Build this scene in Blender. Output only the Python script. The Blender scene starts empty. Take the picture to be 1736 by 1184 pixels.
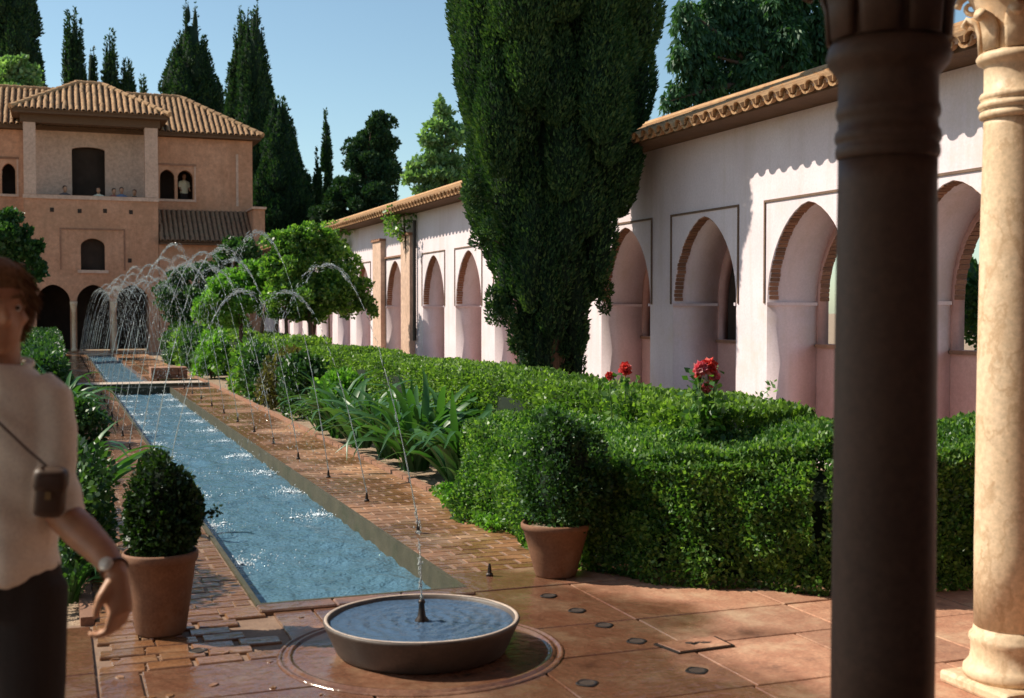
import bpy, bmesh, math, random
import numpy as np
from mathutils import Vector, Matrix, Quaternion

SC = bpy.context.scene
COL = SC.collection
R = math.radians
rng = np.random.default_rng(7)
random.seed(7)

# ------------------------------------------------------------------ camera
YAW, PITCH, FPX, CAMZ = R(20.66), R(1.87), 2050.0, 1.6
cam_d = bpy.data.cameras.new('camera')
cam = bpy.data.objects.new('camera', cam_d)
COL.objects.link(cam)
cam.location = (0, 0, CAMZ)
cam.rotation_euler = (R(90) - PITCH, 0, -YAW)
cam_d.sensor_width = 36.0
cam_d.lens = 36.0 * FPX / 1736.0
cam_d.clip_start, cam_d.clip_end = 0.05, 3000
cam_d.dof.use_dof = True
cam_d.dof.focus_distance = 11.0
cam_d.dof.aperture_fstop = 3.8
SC.camera = cam

# ------------------------------------------------------------------ light
SUN = Vector((-0.62, 0.37, 0.685)).normalized()      # towards the sun
world = bpy.data.worlds.new('World')
SC.world = world
world.use_nodes = True
wn, wl = world.node_tree.nodes, world.node_tree.links
sky = wn.new('ShaderNodeTexSky')
sky.sky_type = 'NISHITA'
sky.sun_disc = False
sky.sun_elevation = math.asin(SUN.z)
sky.sun_rotation = math.atan2(SUN.x, SUN.y)
sky.altitude = 700
sky.air_density = 1.0
sky.dust_density = 1.0
sky.ozone_density = 1.0
bg = wn['Background']
bg.inputs['Strength'].default_value = 0.078
tint = wn.new('ShaderNodeMix'); tint.data_type = 'RGBA'; tint.blend_type = 'MULTIPLY'; tint.inputs['Factor'].default_value = 1.0
wl.new(sky.outputs[0], tint.inputs['A']); tint.inputs['B'].default_value = (0.95, 1.03, 0.95, 1)
wl.new(tint.outputs['Result'], bg.inputs[0])
sun_d = bpy.data.lights.new('sun', 'SUN')
sun_d.energy = 3.35
sun_d.angle = R(0.53)
sun_d.color = (1.0, 0.92, 0.78)
sun = bpy.data.objects.new('sun', sun_d)
COL.objects.link(sun)
sun.rotation_euler = (-SUN).to_track_quat('-Z', 'Y').to_euler()
sun.location = (-20, 12, 34)
SC.view_settings.view_transform = 'Standard'
SC.view_settings.look = 'None'
SC.view_settings.exposure = 0.95
SC.view_settings.gamma = 1.0
SC.view_settings.use_curve_mapping = False
SC.cycles.use_denoising = True
SC.cycles.max_bounces = 8
SC.cycles.transparent_max_bounces = 8

# ------------------------------------------------------------------ surveyed positions
_rot = cam.rotation_euler.to_matrix()
def ray(px, py):
    return _rot @ Vector(((px - 868) / FPX, -(py - 592) / FPX, -1.0))
def on_z(px, py, z=0.0):
    d = ray(px, py); t = (z - CAMZ) / d.z
    return Vector((d.x * t, d.y * t, z))
def on_y(px, py, y):
    d = ray(px, py); t = y / d.y
    return Vector((d.x * t, y, CAMZ + d.z * t))
def on_x(px, py, x):
    d = ray(px, py); t = x / d.x
    return Vector((x, d.y * t, CAMZ + d.z * t))

# ------------------------------------------------------------------ object helpers
def tag(o, label=None, cat=None, group=None, kind=None):
    if label: o['label'] = label
    if cat: o['category'] = cat
    if group: o['group'] = group
    if kind: o['kind'] = kind
    return o
def empty(name, loc=(0, 0, 0), rz=0.0, parent=None):
    o = bpy.data.objects.new(name, None)
    o.empty_display_size = 0.1
    o.location = loc
    o.rotation_euler = (0, 0, rz)
    COL.objects.link(o)
    if parent: o.parent = parent
    return o
def link(name, me, mat=None, parent=None, loc=None):
    o = bpy.data.objects.new(name, me)
    COL.objects.link(o)
    if mat is not None:
        me.materials.clear()
        for m in (mat if isinstance(mat, (list, tuple)) else [mat]): me.materials.append(m)
    if parent: o.parent = parent
    if loc is not None: o.location = loc
    return o
def smooth(me, on=True):
    me.polygons.foreach_set('use_smooth', [on] * len(me.polygons))
    me.update()
    return me
class MB:
    """collects simple shapes into one mesh"""
    def __init__(s): s.v, s.f, s.m = [], [], []
    def add(s, vs, fs, mi=0):
        o = len(s.v); s.v += [tuple(v) for v in vs]
        s.f += [tuple(i + o for i in f) for f in fs]; s.m += [mi] * len(fs)
    def box(s, x0, x1, y0, y1, z0, z1, mi=0):
        s.add([(x0,y0,z0),(x1,y0,z0),(x1,y1,z0),(x0,y1,z0),(x0,y0,z1),(x1,y0,z1),(x1,y1,z1),(x0,y1,z1)],
              [(0,3,2,1),(4,5,6,7),(0,1,5,4),(1,2,6,5),(2,3,7,6),(3,0,4,7)], mi)
    def obox(s, c, ax, ay, az, mi=0):
        c, ax, ay, az = map(Vector, (c, ax, ay, az))
        vs = [c + a*ax + b*ay + d*az for d in (-1,1) for a, b in ((-1,-1),(1,-1),(1,1),(-1,1))]
        s.add(vs, [(0,3,2,1),(4,5,6,7),(0,1,5,4),(1,2,6,5),(2,3,7,6),(3,0,4,7)], mi)
    def tube(s, pts, rads, n=8, cap=True, mi=0, flat=None):
        pts = [Vector(p) for p in pts]; k = len(pts); vs, fs = [], []
        up = Vector((0,0,1))
        t0 = (pts[1]-pts[0]).normalized()
        side = t0.cross(up)
        if side.length < 1e-3: side = Vector((1,0,0))
        side.normalize()
        for i in range(k):
            t = (pts[min(i+1,k-1)] - pts[max(i-1,0)]).normalized()
            side = (side - t * side.dot(t)).normalized()
            b = t.cross(side)
            r = rads[i]; ra, rb = (r if isinstance(r, tuple) else (r, r))
            for j in range(n):
                a = 2*math.pi*j/n
                vs.append(pts[i] + side*math.cos(a)*ra + b*math.sin(a)*rb)
        for i in range(k-1):
            for j in range(n):
                fs.append((i*n+j, i*n+(j+1)%n, (i+1)*n+(j+1)%n, (i+1)*n+j))
        if cap:
            fs.append(tuple(range(n-1,-1,-1))); fs.append(tuple((k-1)*n+j for j in range(n)))
        s.add(vs, fs, mi)
    def lathe(s, prof, n=32, mi=0, cx=0, cy=0, cap=True):
        vs, fs = [], []; k = len(prof)
        for r, z in prof:
            for j in range(n):
                a = 2*math.pi*j/n; vs.append((cx+r*math.cos(a), cy+r*math.sin(a), z))
        for i in range(k-1):
            for j in range(n):
                fs.append((i*n+j, i*n+(j+1)%n, (i+1)*n+(j+1)%n, (i+1)*n+j))
        if cap:
            fs.append(tuple(range(n-1,-1,-1))); fs.append(tuple((k-1)*n+j for j in range(n)))
        s.add(vs, fs, mi)
    def mesh(s, name):
        me = bpy.data.meshes.new(name)
        me.from_pydata(s.v, [], s.f)
        if any(s.m): me.polygons.foreach_set('material_index', s.m)
        me.update()
        return me
    def build(s, name, mat, parent=None, smo=False, loc=None):
        me = s.mesh(name)
        if smo: smooth(me)
        return link(name, me, mat, parent, loc)
def bevel(me, w, seg=1):
    bm = bmesh.new(); bm.from_mesh(me)
    bmesh.ops.bevel(bm, geom=bm.edges[:], offset=w, segments=seg, affect='EDGES', profile=0.5)
    bm.to_mesh(me); bm.free(); me.update()
    return me
def quads(name, V, tri=False):
    """V: (N,4,3) array of separate quads -> mesh"""
    k = V.shape[1]; n = V.shape[0]
    me = bpy.data.meshes.new(name)
    me.vertices.add(n*k); me.loops.add(n*k); me.polygons.add(n)
    me.vertices.foreach_set('co', np.ascontiguousarray(V, dtype=np.float32).ravel())
    me.loops.foreach_set('vertex_index', np.arange(n*k, dtype=np.int32))
    me.polygons.foreach_set('loop_start', np.arange(0, n*k, k, dtype=np.int32))
    me.update(calc_edges=True)
    return me
def plate(outer, holes, thick, to_world, name='plate'):
    """flat plate with holes; outline in (u,w), depth 0..thick; to_world(u,w,d)->xyz"""
    cu = bpy.data.curves.new(name, 'CURVE'); cu.dimensions = '2D'; cu.fill_mode = 'BOTH'
    cu.extrude = thick/2
    for poly in [outer] + list(holes):
        sp = cu.splines.new('POLY'); sp.points.add(len(poly)-1)
        for p, q in zip(sp.points, poly): p.co = (q[0], q[1], 0, 1)
        sp.use_cyclic_u = True
    o = bpy.data.objects.new(name, cu); COL.objects.link(o)
    dg = bpy.context.evaluated_depsgraph_get()
    me = bpy.data.meshes.new_from_object(o.evaluated_get(dg))
    bpy.data.objects.remove(o); bpy.data.curves.remove(cu)
    for v in me.vertices: v.co = to_world(v.co.x, v.co.y, v.co.z + thick/2)
    bm = bmesh.new(); bm.from_mesh(me)
    bmesh.ops.remove_doubles(bm, verts=bm.verts[:], dist=1e-5)
    bmesh.ops.recalc_face_normals(bm, faces=bm.faces[:])
    bm.to_mesh(me); bm.free(); me.materials.clear(); me.update()
    return me
def arch_pts(c, w, zi, h, n=10):
    """upper outline of a slightly pointed arch, from (c-w,zi) over the apex to (c+w,zi)"""
    left = []
    for i in range(n+1):
        u = math.cos(math.pi/2*i/n); left.append((c - w*u, zi + h*math.sqrt(max(0, 1 - u**1.62))))
    return left + [(2*c - x, z) for x, z in reversed(left[:-1])]
def arch_hole(c, w, z0, zi, h, n=10):
    return [(c-w, z0)] + arch_pts(c, w, zi, h, n) + [(c+w, z0)]

# ------------------------------------------------------------------ materials
def mat_new(name):
    m = bpy.data.materials.new(name); m.use_nodes = True
    nt = m.node_tree
    return m, nt, nt.nodes, nt.links, nt.nodes['Principled BSDF']
def ramp(nt, stops):
    r = nt.nodes.new('ShaderNodeValToRGB'); e = r.color_ramp.elements
    while len(e) > 1: e.remove(e[-1])
    e[0].position = stops[0][0]; e[0].color = (*stops[0][1], 1)
    for p, c in stops[1:]:
        k = e.new(p); k.color = (*c, 1)
    return r
def noise(nt, scale, detail=4, rough=0.6, coord='Object', stretch=None):
    tc = nt.nodes.new('ShaderNodeTexCoord'); n = nt.nodes.new('ShaderNodeTexNoise')
    n.inputs['Scale'].default_value = scale; n.inputs['Detail'].default_value = detail
    n.inputs['Roughness'].default_value = rough
    if stretch:
        mp = nt.nodes.new('ShaderNodeMapping'); mp.inputs['Scale'].default_value = stretch
        nt.links.new(tc.outputs[coord], mp.inputs[0]); nt.links.new(mp.outputs[0], n.inputs['Vector'])
    else: nt.links.new(tc.outputs[coord], n.inputs['Vector'])
    return n
def mixc(nt, fac, a, b, blend='MIX'):
    m = nt.nodes.new('ShaderNodeMix'); m.data_type = 'RGBA'; m.blend_type = blend
    for s, v in ((m.inputs['Factor'], fac), (m.inputs['A'], a), (m.inputs['B'], b)):
        if hasattr(v, 'node'): nt.links.new(v, s)
        elif isinstance(v, (int, float)): s.default_value = v
        else: s.default_value = (*v, 1)
    return m.outputs['Result']
def bump(nt, bs, height, strength=0.3, dist=0.02):
    b = nt.nodes.new('ShaderNodeBump'); b.inputs['Strength'].default_value = strength
    b.inputs['Distance'].default_value = dist
    nt.links.new(height, b.inputs['Height']); nt.links.new(b.outputs[0], bs.inputs['Normal'])
def surf(name, c1, c2, scale=6, rough=0.85, bstr=0.3, bdist=0.01, c3=None, fine=60, stretch=None, spec=0.3, perobj=0.0, coord='Object', grain=1.0, streak=None, vein=None):
    """mottled opaque surface: large blotches c1-c2, fine grain, optional third stain colour"""
    m, nt, N, L, bs = mat_new(name)
    n1 = noise(nt, scale, 5, 0.65, coord, stretch)
    st = [(0.3, c1), (0.7, c2)]
    r1 = ramp(nt, st); L.new(n1.outputs['Fac'], r1.inputs[0])
    n2 = noise(nt, fine, 4, 0.7, coord)
    r2 = ramp(nt, [(0.25, (1-.28*grain,)*3), (0.75, (1+.2*grain,)*3)]); L.new(n2.outputs['Fac'], r2.inputs[0])
    out = mixc(nt, 1.0, r1.outputs[0], r2.outputs[0], 'MULTIPLY')
    if c3:
        n3 = noise(nt, scale*0.37, 6, 0.75, coord)
        r3 = ramp(nt, [(0.52, (0,0,0)), (0.68, (1,1,1))]); L.new(n3.outputs['Fac'], r3.inputs[0])
        out = mixc(nt, r3.outputs[0], out, c3)
    if streak:     # rain runs below eaves and ledges
        n5 = noise(nt, 1.0, 5, .6, coord, (5, 5, .45)); r5 = ramp(nt, [(.50, (0,0,0)), (.78, (.55,)*3)]); L.new(n5.outputs['Fac'], r5.inputs[0])
        out = mixc(nt, r5.outputs[0], out, streak)
    if vein:       # thin meandering veins and old chips
        n6 = noise(nt, 3.2, 7, .62, coord, (1, 1, .7)); r6 = ramp(nt, [(.475, (0,0,0)), (.50, (.6,)*3), (.525, (0,0,0))]); L.new(n6.outputs['Fac'], r6.inputs[0])
        out = mixc(nt, r6.outputs[0], out, vein)
        n7 = noise(nt, 17, 3, .5, coord); r7 = ramp(nt, [(.68, (0,0,0)), (.72, (.7,)*3)]); L.new(n7.outputs['Fac'], r7.inputs[0])
        out = mixc(nt, r7.outputs[0], out, vein)
    if perobj:
        oi = N.new('ShaderNodeObjectInfo')
        rr = ramp(nt, [(0, (1-perobj,)*3), (0.5, (1, 1-perobj*0.2, 1-perobj*0.35)), (1, (1+perobj*0.6, 1+perobj*0.5, 1+perobj*0.4))])
        L.new(oi.outputs['Random'], rr.inputs[0])
        out = mixc(nt, 1.0, out, rr.outputs[0], 'MULTIPLY')
    L.new(out, bs.inputs['Base Color'])
    bs.inputs['Roughness'].default_value = rough
    bs.inputs['Specular IOR Level'].default_value = spec
    if bstr: bump(nt, bs, n2.outputs['Fac'], bstr, bdist)
    return m
def leaf(name, dark, mid, light, trans=0.3, rough=0.45, patch=1.3, spec=0.35, tcol=None):
    """foliage: each leaf its own tone, plus broad patches of older and younger growth"""
    m, nt, N, L, bs = mat_new(name)
    g = N.new('ShaderNodeNewGeometry')
    r = ramp(nt, [(0.0, dark), (0.55, mid), (1.0, light)])
    n = noise(nt, patch, 3, 0.6)
    mt = N.new('ShaderNodeMath'); mt.operation = 'MULTIPLY_ADD'
    L.new(n.outputs['Fac'], mt.inputs[0]); mt.inputs[1].default_value = 1.2; mt.inputs[2].default_value = -0.45
    av = N.new('ShaderNodeMath'); av.operation = 'MULTIPLY_ADD'
    L.new(g.outputs['Random Per Island'], av.inputs[0]); av.inputs[1].default_value = 0.85
    L.new(mt.outputs[0], av.inputs[2])
    L.new(av.outputs[0], r.inputs[0])
    L.new(r.outputs[0], bs.inputs['Base Color'])
    bs.inputs['Roughness'].default_value = rough
    bs.inputs['Specular IOR Level'].default_value = spec
    tr = N.new('ShaderNodeBsdfTranslucent')
    tint = mixc(nt, 1.0, r.outputs[0], tcol or (1.6, 1.9, 0.6), 'MULTIPLY')
    L.new(tint, tr.inputs['Color'])
    mx = N.new('ShaderNodeMixShader'); mx.inputs[0].default_value = trans
    L.new(bs.outputs[0], mx.inputs[1]); L.new(tr.outputs[0], mx.inputs[2])
    L.new(mx.outputs[0], N['Material Output'].inputs['Surface'])
    return m
def plain(name, c, rough=0.6, metal=0.0, spec=0.5):
    m, nt, N, L, bs = mat_new(name)
    bs.inputs['Base Color'].default_value = (*c, 1); bs.inputs['Roughness'].default_value = rough
    bs.inputs['Metallic'].default_value = metal; bs.inputs['Specular IOR Level'].default_value = spec
    return m

M = {}
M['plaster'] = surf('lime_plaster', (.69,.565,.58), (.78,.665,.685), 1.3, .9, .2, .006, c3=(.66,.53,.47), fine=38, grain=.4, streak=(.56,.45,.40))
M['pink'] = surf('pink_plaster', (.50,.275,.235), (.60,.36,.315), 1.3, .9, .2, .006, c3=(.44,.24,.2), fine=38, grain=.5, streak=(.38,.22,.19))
M['ochre'] = surf('ochre_plaster', (.47,.225,.125), (.64,.345,.215), 0.7, .92, .3, .02, c3=(.40,.215,.125), fine=7, streak=(.36,.20,.12))
M['ochre_light'] = surf('pale_ochre_plaster', (.54,.355,.26), (.64,.44,.335), 0.9, .92, .3, .02, fine=9)
M['brick'] = surf('brick_clay', (.25,.13,.085), (.36,.20,.13), 8, .85, .5, .004, c3=(.34,.16,.09), fine=90, perobj=.3)
M['tile'] = surf('roof_tile_clay', (.33,.175,.09), (.48,.30,.15), 5, .85, .5, .006, c3=(.46,.29,.15), fine=50, perobj=.28)
M['tile_pan'] = surf('roof_pan_clay', (.085,.05,.03), (.14,.085,.05), 5, .9, .4, .01)
M['wood'] = surf('dark_timber', (.10,.055,.03), (.16,.09,.05), 6, .8, .4, .005, stretch=(1,1,6))
M['dark'] = surf('dark_interior', (.035,.024,.018), (.06,.04,.03), 2, .95, 0)  # unlit depth of rooms and holes, painted as a dark colour
M['soil'] = surf('garden_soil', (.30,.21,.14), (.40,.29,.20), 3, .95, .8, .03, fine=25)
M['terracotta'] = surf('terracotta_pot_clay', (.17,.078,.042), (.24,.115,.062), 7, .75, .3, .003, c3=(.25,.15,.10), fine=70)
M['marble'] = surf('column_marble', (.66,.47,.29), (.76,.58,.40), 3.5, .5, .2, .003, c3=(.58,.38,.22), fine=40, stretch=(1,1,.35), vein=(.46,.29,.16))
M['marble_shaded'] = surf('shade_toned_marble', (.065,.036,.024), (.10,.056,.038), 3.5, .55, .2, .003, c3=(.07,.04,.03), fine=40, stretch=(1,1,.35))  # marble copy with the portico shade put into its colour
M['stone'] = surf('basin_stone', (.50,.38,.30), (.62,.50,.40), 6, .6, .3, .004, c3=(.36,.26,.2), fine=60)
M['bowl'] = surf('wet_shaded_stone', (.055,.036,.027), (.10,.068,.05), 9, .55, .3, .004, c3=(.06,.045,.035), fine=60, spec=.5)  # wet stone; the bowl's backlit shade is in this colour too
M['frame'] = surf('dark_moulding', (.14,.085,.06), (.2,.13,.09), 8, .9, .2, .003)
M['lead'] = plain('dark_bronze', (.045,.035,.03), .45, .7)
M['bark'] = surf('tree_bark', (.08,.05,.035), (.15,.10,.07), 9, .95, .9, .02, fine=40, stretch=(1,1,.25))
# wet brick and slab paving: darker and glossy in noise patches, most at low X
def wet_paving(name, c1, c2, perobj, wetscale=0.55, lo=.42, hi=.58, patch_dark=.55):
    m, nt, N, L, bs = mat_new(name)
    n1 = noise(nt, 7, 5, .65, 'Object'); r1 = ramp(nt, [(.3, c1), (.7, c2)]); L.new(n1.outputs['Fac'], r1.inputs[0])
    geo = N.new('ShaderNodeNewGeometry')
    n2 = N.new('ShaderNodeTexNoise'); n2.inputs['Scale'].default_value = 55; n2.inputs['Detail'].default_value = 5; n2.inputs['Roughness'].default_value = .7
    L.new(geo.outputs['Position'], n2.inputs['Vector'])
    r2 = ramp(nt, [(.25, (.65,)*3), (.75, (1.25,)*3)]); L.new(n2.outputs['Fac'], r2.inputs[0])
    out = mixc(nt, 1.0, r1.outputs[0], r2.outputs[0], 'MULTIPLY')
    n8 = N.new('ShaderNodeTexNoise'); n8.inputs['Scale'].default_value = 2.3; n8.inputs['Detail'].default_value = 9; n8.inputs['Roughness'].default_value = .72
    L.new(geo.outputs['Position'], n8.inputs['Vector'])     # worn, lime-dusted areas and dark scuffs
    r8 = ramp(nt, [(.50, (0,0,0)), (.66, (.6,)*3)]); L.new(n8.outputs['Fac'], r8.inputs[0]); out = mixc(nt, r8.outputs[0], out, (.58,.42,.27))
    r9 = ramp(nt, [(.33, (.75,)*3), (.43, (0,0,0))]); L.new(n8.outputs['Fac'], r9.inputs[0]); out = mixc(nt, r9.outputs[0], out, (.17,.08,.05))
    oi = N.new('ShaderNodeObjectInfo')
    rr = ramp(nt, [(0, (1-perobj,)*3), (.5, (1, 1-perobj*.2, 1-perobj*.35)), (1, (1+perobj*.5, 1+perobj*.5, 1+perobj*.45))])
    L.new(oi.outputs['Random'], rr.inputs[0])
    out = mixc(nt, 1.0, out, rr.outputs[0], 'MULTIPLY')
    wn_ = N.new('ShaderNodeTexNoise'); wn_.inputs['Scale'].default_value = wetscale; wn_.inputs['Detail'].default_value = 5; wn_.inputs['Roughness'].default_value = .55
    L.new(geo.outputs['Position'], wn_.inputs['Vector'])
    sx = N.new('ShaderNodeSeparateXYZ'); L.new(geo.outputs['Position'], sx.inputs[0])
    mr = N.new('ShaderNodeMapRange'); L.new(sx.outputs['X'], mr.inputs['Value'])     # more dark patches towards low X, fewer towards high X
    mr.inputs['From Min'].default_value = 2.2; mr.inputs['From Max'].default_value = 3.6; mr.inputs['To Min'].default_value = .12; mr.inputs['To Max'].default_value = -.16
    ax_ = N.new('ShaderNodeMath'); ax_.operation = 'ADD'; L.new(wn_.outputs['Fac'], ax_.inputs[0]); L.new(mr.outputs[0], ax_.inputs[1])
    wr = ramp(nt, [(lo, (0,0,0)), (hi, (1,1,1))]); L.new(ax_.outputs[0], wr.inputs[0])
    dk = mixc(nt, 1.0, out, (patch_dark, patch_dark*.93, patch_dark*.9), 'MULTIPLY')
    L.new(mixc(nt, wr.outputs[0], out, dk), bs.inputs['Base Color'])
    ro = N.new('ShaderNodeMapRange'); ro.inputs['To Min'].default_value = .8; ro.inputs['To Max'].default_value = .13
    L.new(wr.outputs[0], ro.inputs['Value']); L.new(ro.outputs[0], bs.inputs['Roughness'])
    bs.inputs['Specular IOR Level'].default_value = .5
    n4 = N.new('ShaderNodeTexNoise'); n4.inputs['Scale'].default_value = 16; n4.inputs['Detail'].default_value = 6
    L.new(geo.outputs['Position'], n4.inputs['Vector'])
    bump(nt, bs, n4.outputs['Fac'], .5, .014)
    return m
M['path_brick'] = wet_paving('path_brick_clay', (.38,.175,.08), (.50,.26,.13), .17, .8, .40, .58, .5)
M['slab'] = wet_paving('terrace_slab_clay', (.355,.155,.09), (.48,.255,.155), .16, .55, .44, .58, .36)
M['mortar'] = surf('wet_mortar', (.20,.12,.08), (.28,.18,.12), 10, .8, .5, .005)
# ================================================================== GROUND, CANAL, PAVING
CX0, CX1, CY0, CY1, BR0, BR1 = 1.02, 2.16, 6.56, 46.5, 25.6, 27.4
g = MB()
zg = -0.06
g.box(-300, CX0-.03, -300, 400, zg-.5, zg)
g.box(CX1+.03, 300, -300, 400, zg-.5, zg)
g.box(CX0-.03, CX1+.03, -300, CY0-.03, zg-.5, zg)
g.box(CX0-.03, CX1+.03, CY1+.03, 400, zg-.5, zg)
g.box(CX0-.03, CX1+.03, CY0-.03, CY1+.03, zg-.5, zg-.44)
tag(g.build('ground', M['soil']), kind='structure')

# canal lining and water
def water_mat(name, deep, bs_=.8, sc=9.0):
    m, nt, N, L, bs = mat_new(name)
    geo = N.new('ShaderNodeNewGeometry')
    a = N.new('ShaderNodeTexNoise'); a.inputs['Scale'].default_value = sc; a.inputs['Detail'].default_value = 3
    b = N.new('ShaderNodeTexNoise'); b.inputs['Scale'].default_value = sc*4.2; b.inputs['Detail'].default_value = 4
    L.new(geo.outputs['Position'], a.inputs['Vector']); L.new(geo.outputs['Position'], b.inputs['Vector'])
    ad = N.new('ShaderNodeMath'); ad.operation = 'MULTIPLY_ADD'; ad.inputs[1].default_value = .45
    L.new(b.outputs['Fac'], ad.inputs[0]); L.new(a.outputs['Fac'], ad.inputs[2])
    bump(nt, bs, ad.outputs[0], bs_, .05)
    bs.inputs['Base Color'].default_value = (*deep, 1)
    bs.inputs['Roughness'].default_value = .09
    bs.inputs['IOR'].default_value = 1.333
    bs.inputs['Specular IOR Level'].default_value = .5
    return m
M['water'] = water_mat('canal_water', (.085, .175, .235))  # blue of the reflected sky is put into the base colour
M['basin_water'] = water_mat('basin_water', (.06, .10, .16), .28, sc=14)
def kerb_mesh(x0, x1, y0, y1, zt=.012):
    b = MB(); b.box(x0, x1, y0, y1, -.5, zt); return b.mesh('canal_kerb')
M['kerb'] = surf('mossy_kerb', (.055,.05,.028), (.10,.085,.05), 5, .6, .6, .01, c3=(.04,.05,.02), fine=50)
def ripple_sheet(name, x0, x1, y0, y1, nx, ny, z, amp):
    xs = np.linspace(x0, x1, nx); ys = np.linspace(y0, y1, ny)
    X, Y = np.meshgrid(xs, ys)
    Z = np.full_like(X, z)
    for k in range(26):
        th = rng.uniform(0, 2*math.pi); lam = rng.uniform(.09, .42); ph = rng.uniform(0, 6.28)
        kx, ky = math.cos(th)*6.283/lam, math.sin(th)*6.283/lam
        Z += amp*lam/.3*np.sin(kx*X + ky*Y + ph)/6
    v = np.stack([X, Y, Z], -1).reshape(-1, 3)
    i = np.arange((ny-1)*(nx-1)); r, c = i//(nx-1), i % (nx-1); a = r*nx + c
    F = np.stack([a, a+1, a+nx+1, a+nx], -1)
    me = bpy.data.meshes.new(name); me.from_pydata(v.tolist(), [], F.tolist()); smooth(me)
    return me
wat = link('water', ripple_sheet('water', CX0, CX1, CY0, BR0, 34, 560, -.125, .012), M['water']); tag(wat, kind='structure')
wat2 = link('water', ripple_sheet('water_far', CX0, 1.93, BR1, CY1, 20, 200, -.10, .012), M['water']); tag(wat2, kind='structure')
for nm, (a, b, c, d) in {'canal_wall': (CX0-.028, CX0, CY0-.03, CY1), 'canal_wall.001': (CX1, CX1+.028, CY0-.03, CY1), 'canal_wall.002': (CX0+.002, CX1-.002, CY0-.028, CY0-.002)}.items():
    tag(link('canal_wall', kerb_mesh(a, b, c, d), M['kerb']), kind='structure')

# brick: one shared mesh, a few variants
def brick_mesh(l, w, h, bev=.006):
    b = MB(); b.box(-l/2, l/2, -w/2, w/2, -h, 0); return bevel(b.mesh('brick'), bev)
def lay_bricks(struct, spots, meshes, mat, limit=300):
    """spots sorted by distance; nearest become objects, the rest one joined stuff part"""
    spots = sorted(spots, key=lambda s: s[0]**2 + s[1]**2)
    for m in meshes: m.materials.clear(); m.materials.append(mat)
    for x, y, z, rz, tx, k in spots[:limit]:
        o = bpy.data.objects.new('brick', meshes[k]); COL.objects.link(o); o.parent = struct
        o.location = (x, y, z); o.rotation_euler = (tx, random.gauss(0, .004), rz)
    if len(spots) > limit:
        VS, FS, off = [], [], 0
        for x, y, z, rz, tx, k in spots[limit:]:
            me = meshes[k]; mx = Matrix.Translation((x, y, z)) @ Matrix.Rotation(rz, 4, 'Z') @ Matrix.Rotation(tx, 4, 'X')
            VS += [tuple(mx @ v.co) for v in me.vertices]
            FS += [tuple(i + off for i in p.vertices) for p in me.polygons]; off += len(me.vertices)
        me = bpy.data.meshes.new('far_bricks'); me.from_pydata(VS, [], FS)
        tag(link('brickwork', me, mat, struct), kind='stuff')
bl, bw = .205, .118
BR = [brick_mesh(bl + random.uniform(-.010, .002), bw + random.uniform(-.008, .002), .05, .005) for _ in range(6)] + [brick_mesh(bl/2 - .008 + random.uniform(-.004, .002), bw + random.uniform(-.008, .002), .05, .009) for _ in range(2)]
def path(name, x0, x1, y0, y1, skip=lambda x, y: False):
    b = MB(); b.box(x0, x1, y0, y1, -.3, -.0045)
    p = tag(b.build(name, M['mortar']), kind='structure')
    spots = []; n = round((x1-x0)/(bl+.012)); pitch = (x1-x0)/n
    for r in range(int((y1-y0)/(bw+.012))):
        y = y0 + (r+.5)*(bw+.012)
        cells = [((c+.5)*pitch, 0) for c in range(n)] if r % 2 == 0 else [(.25*pitch, 1)] + [((c+1)*pitch, 0) for c in range(n-1)] + [((n-.25)*pitch, 1)]
        for dx, half in cells:
            spots.append((x0 + dx + random.gauss(0, .003), y + random.gauss(0, .003), random.gauss(0, .0012), random.gauss(0, .014), random.gauss(0, .006), random.randrange(6, 8) if half else random.randrange(6)))
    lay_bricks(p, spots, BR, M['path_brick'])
    return p
path_r = path('path', CX1+.03, 3.05, 6.95, 34.0)
path_l = path('path', .17, CX0-.03, 6.45, 34.0)
far = MB(); far.box(1.93, CX1+.028, BR1+.01, CY1-.01, -.3, -.002); far.box(CX1+.03, 3.05, 34.0, 47, -.3, -.004); far.box(.17, CX0-.03, 34.0, 47, -.3, -.004)
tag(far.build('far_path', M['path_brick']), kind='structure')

# terrace: large clay slabs with a patch of broken bricks beside the canal head
FC = Vector((1.585, 5.40, 0))        # fountain centre
tb = MB(); tb.box(-5.6, 8.0, -3.0, CY0-.034, -.3, -.016); tb.box(CX1+.03, 4.2, CY0-.034, 6.948, -.3, -.016); tb.box(-5.6, CX0-.03, CY0-.034, 6.448+.002, -.3, -.0165)
terrace = tag(tb.build('terrace', M['mortar']), kind='structure')
def slab(x0, x1, y0, y1, z=0.0):
    j = .004; q = random.uniform
    b = MB(); pts = [(x0+j+q(0,.004), y0+j+q(0,.004)), (x1-j-q(0,.004), y0+j+q(0,.004)), (x1-j-q(0,.004), y1-j-q(0,.004)), (x0+j+q(0,.004), y1-j-q(0,.004))]
    cx, cy = (x0+x1)/2, (y0+y1)/2
    vs = [(x-cx, y-cy, -.06) for x, y in pts] + [(x-cx, y-cy, 0) for x, y in pts]
    b.add(vs, [(0,3,2,1),(4,5,6,7),(0,1,5,4),(1,2,6,5),(2,3,7,6),(3,0,4,7)])
    me = bevel(b.mesh('paving_slab'), .004)
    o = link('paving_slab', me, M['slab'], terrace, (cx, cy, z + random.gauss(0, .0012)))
    o.rotation_euler = (random.gauss(0, .0022), random.gauss(0, .0022), 0)
row, y = 0, -1.6
PATCH = (.15, 1.05, 5.55, 6.44)
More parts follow.
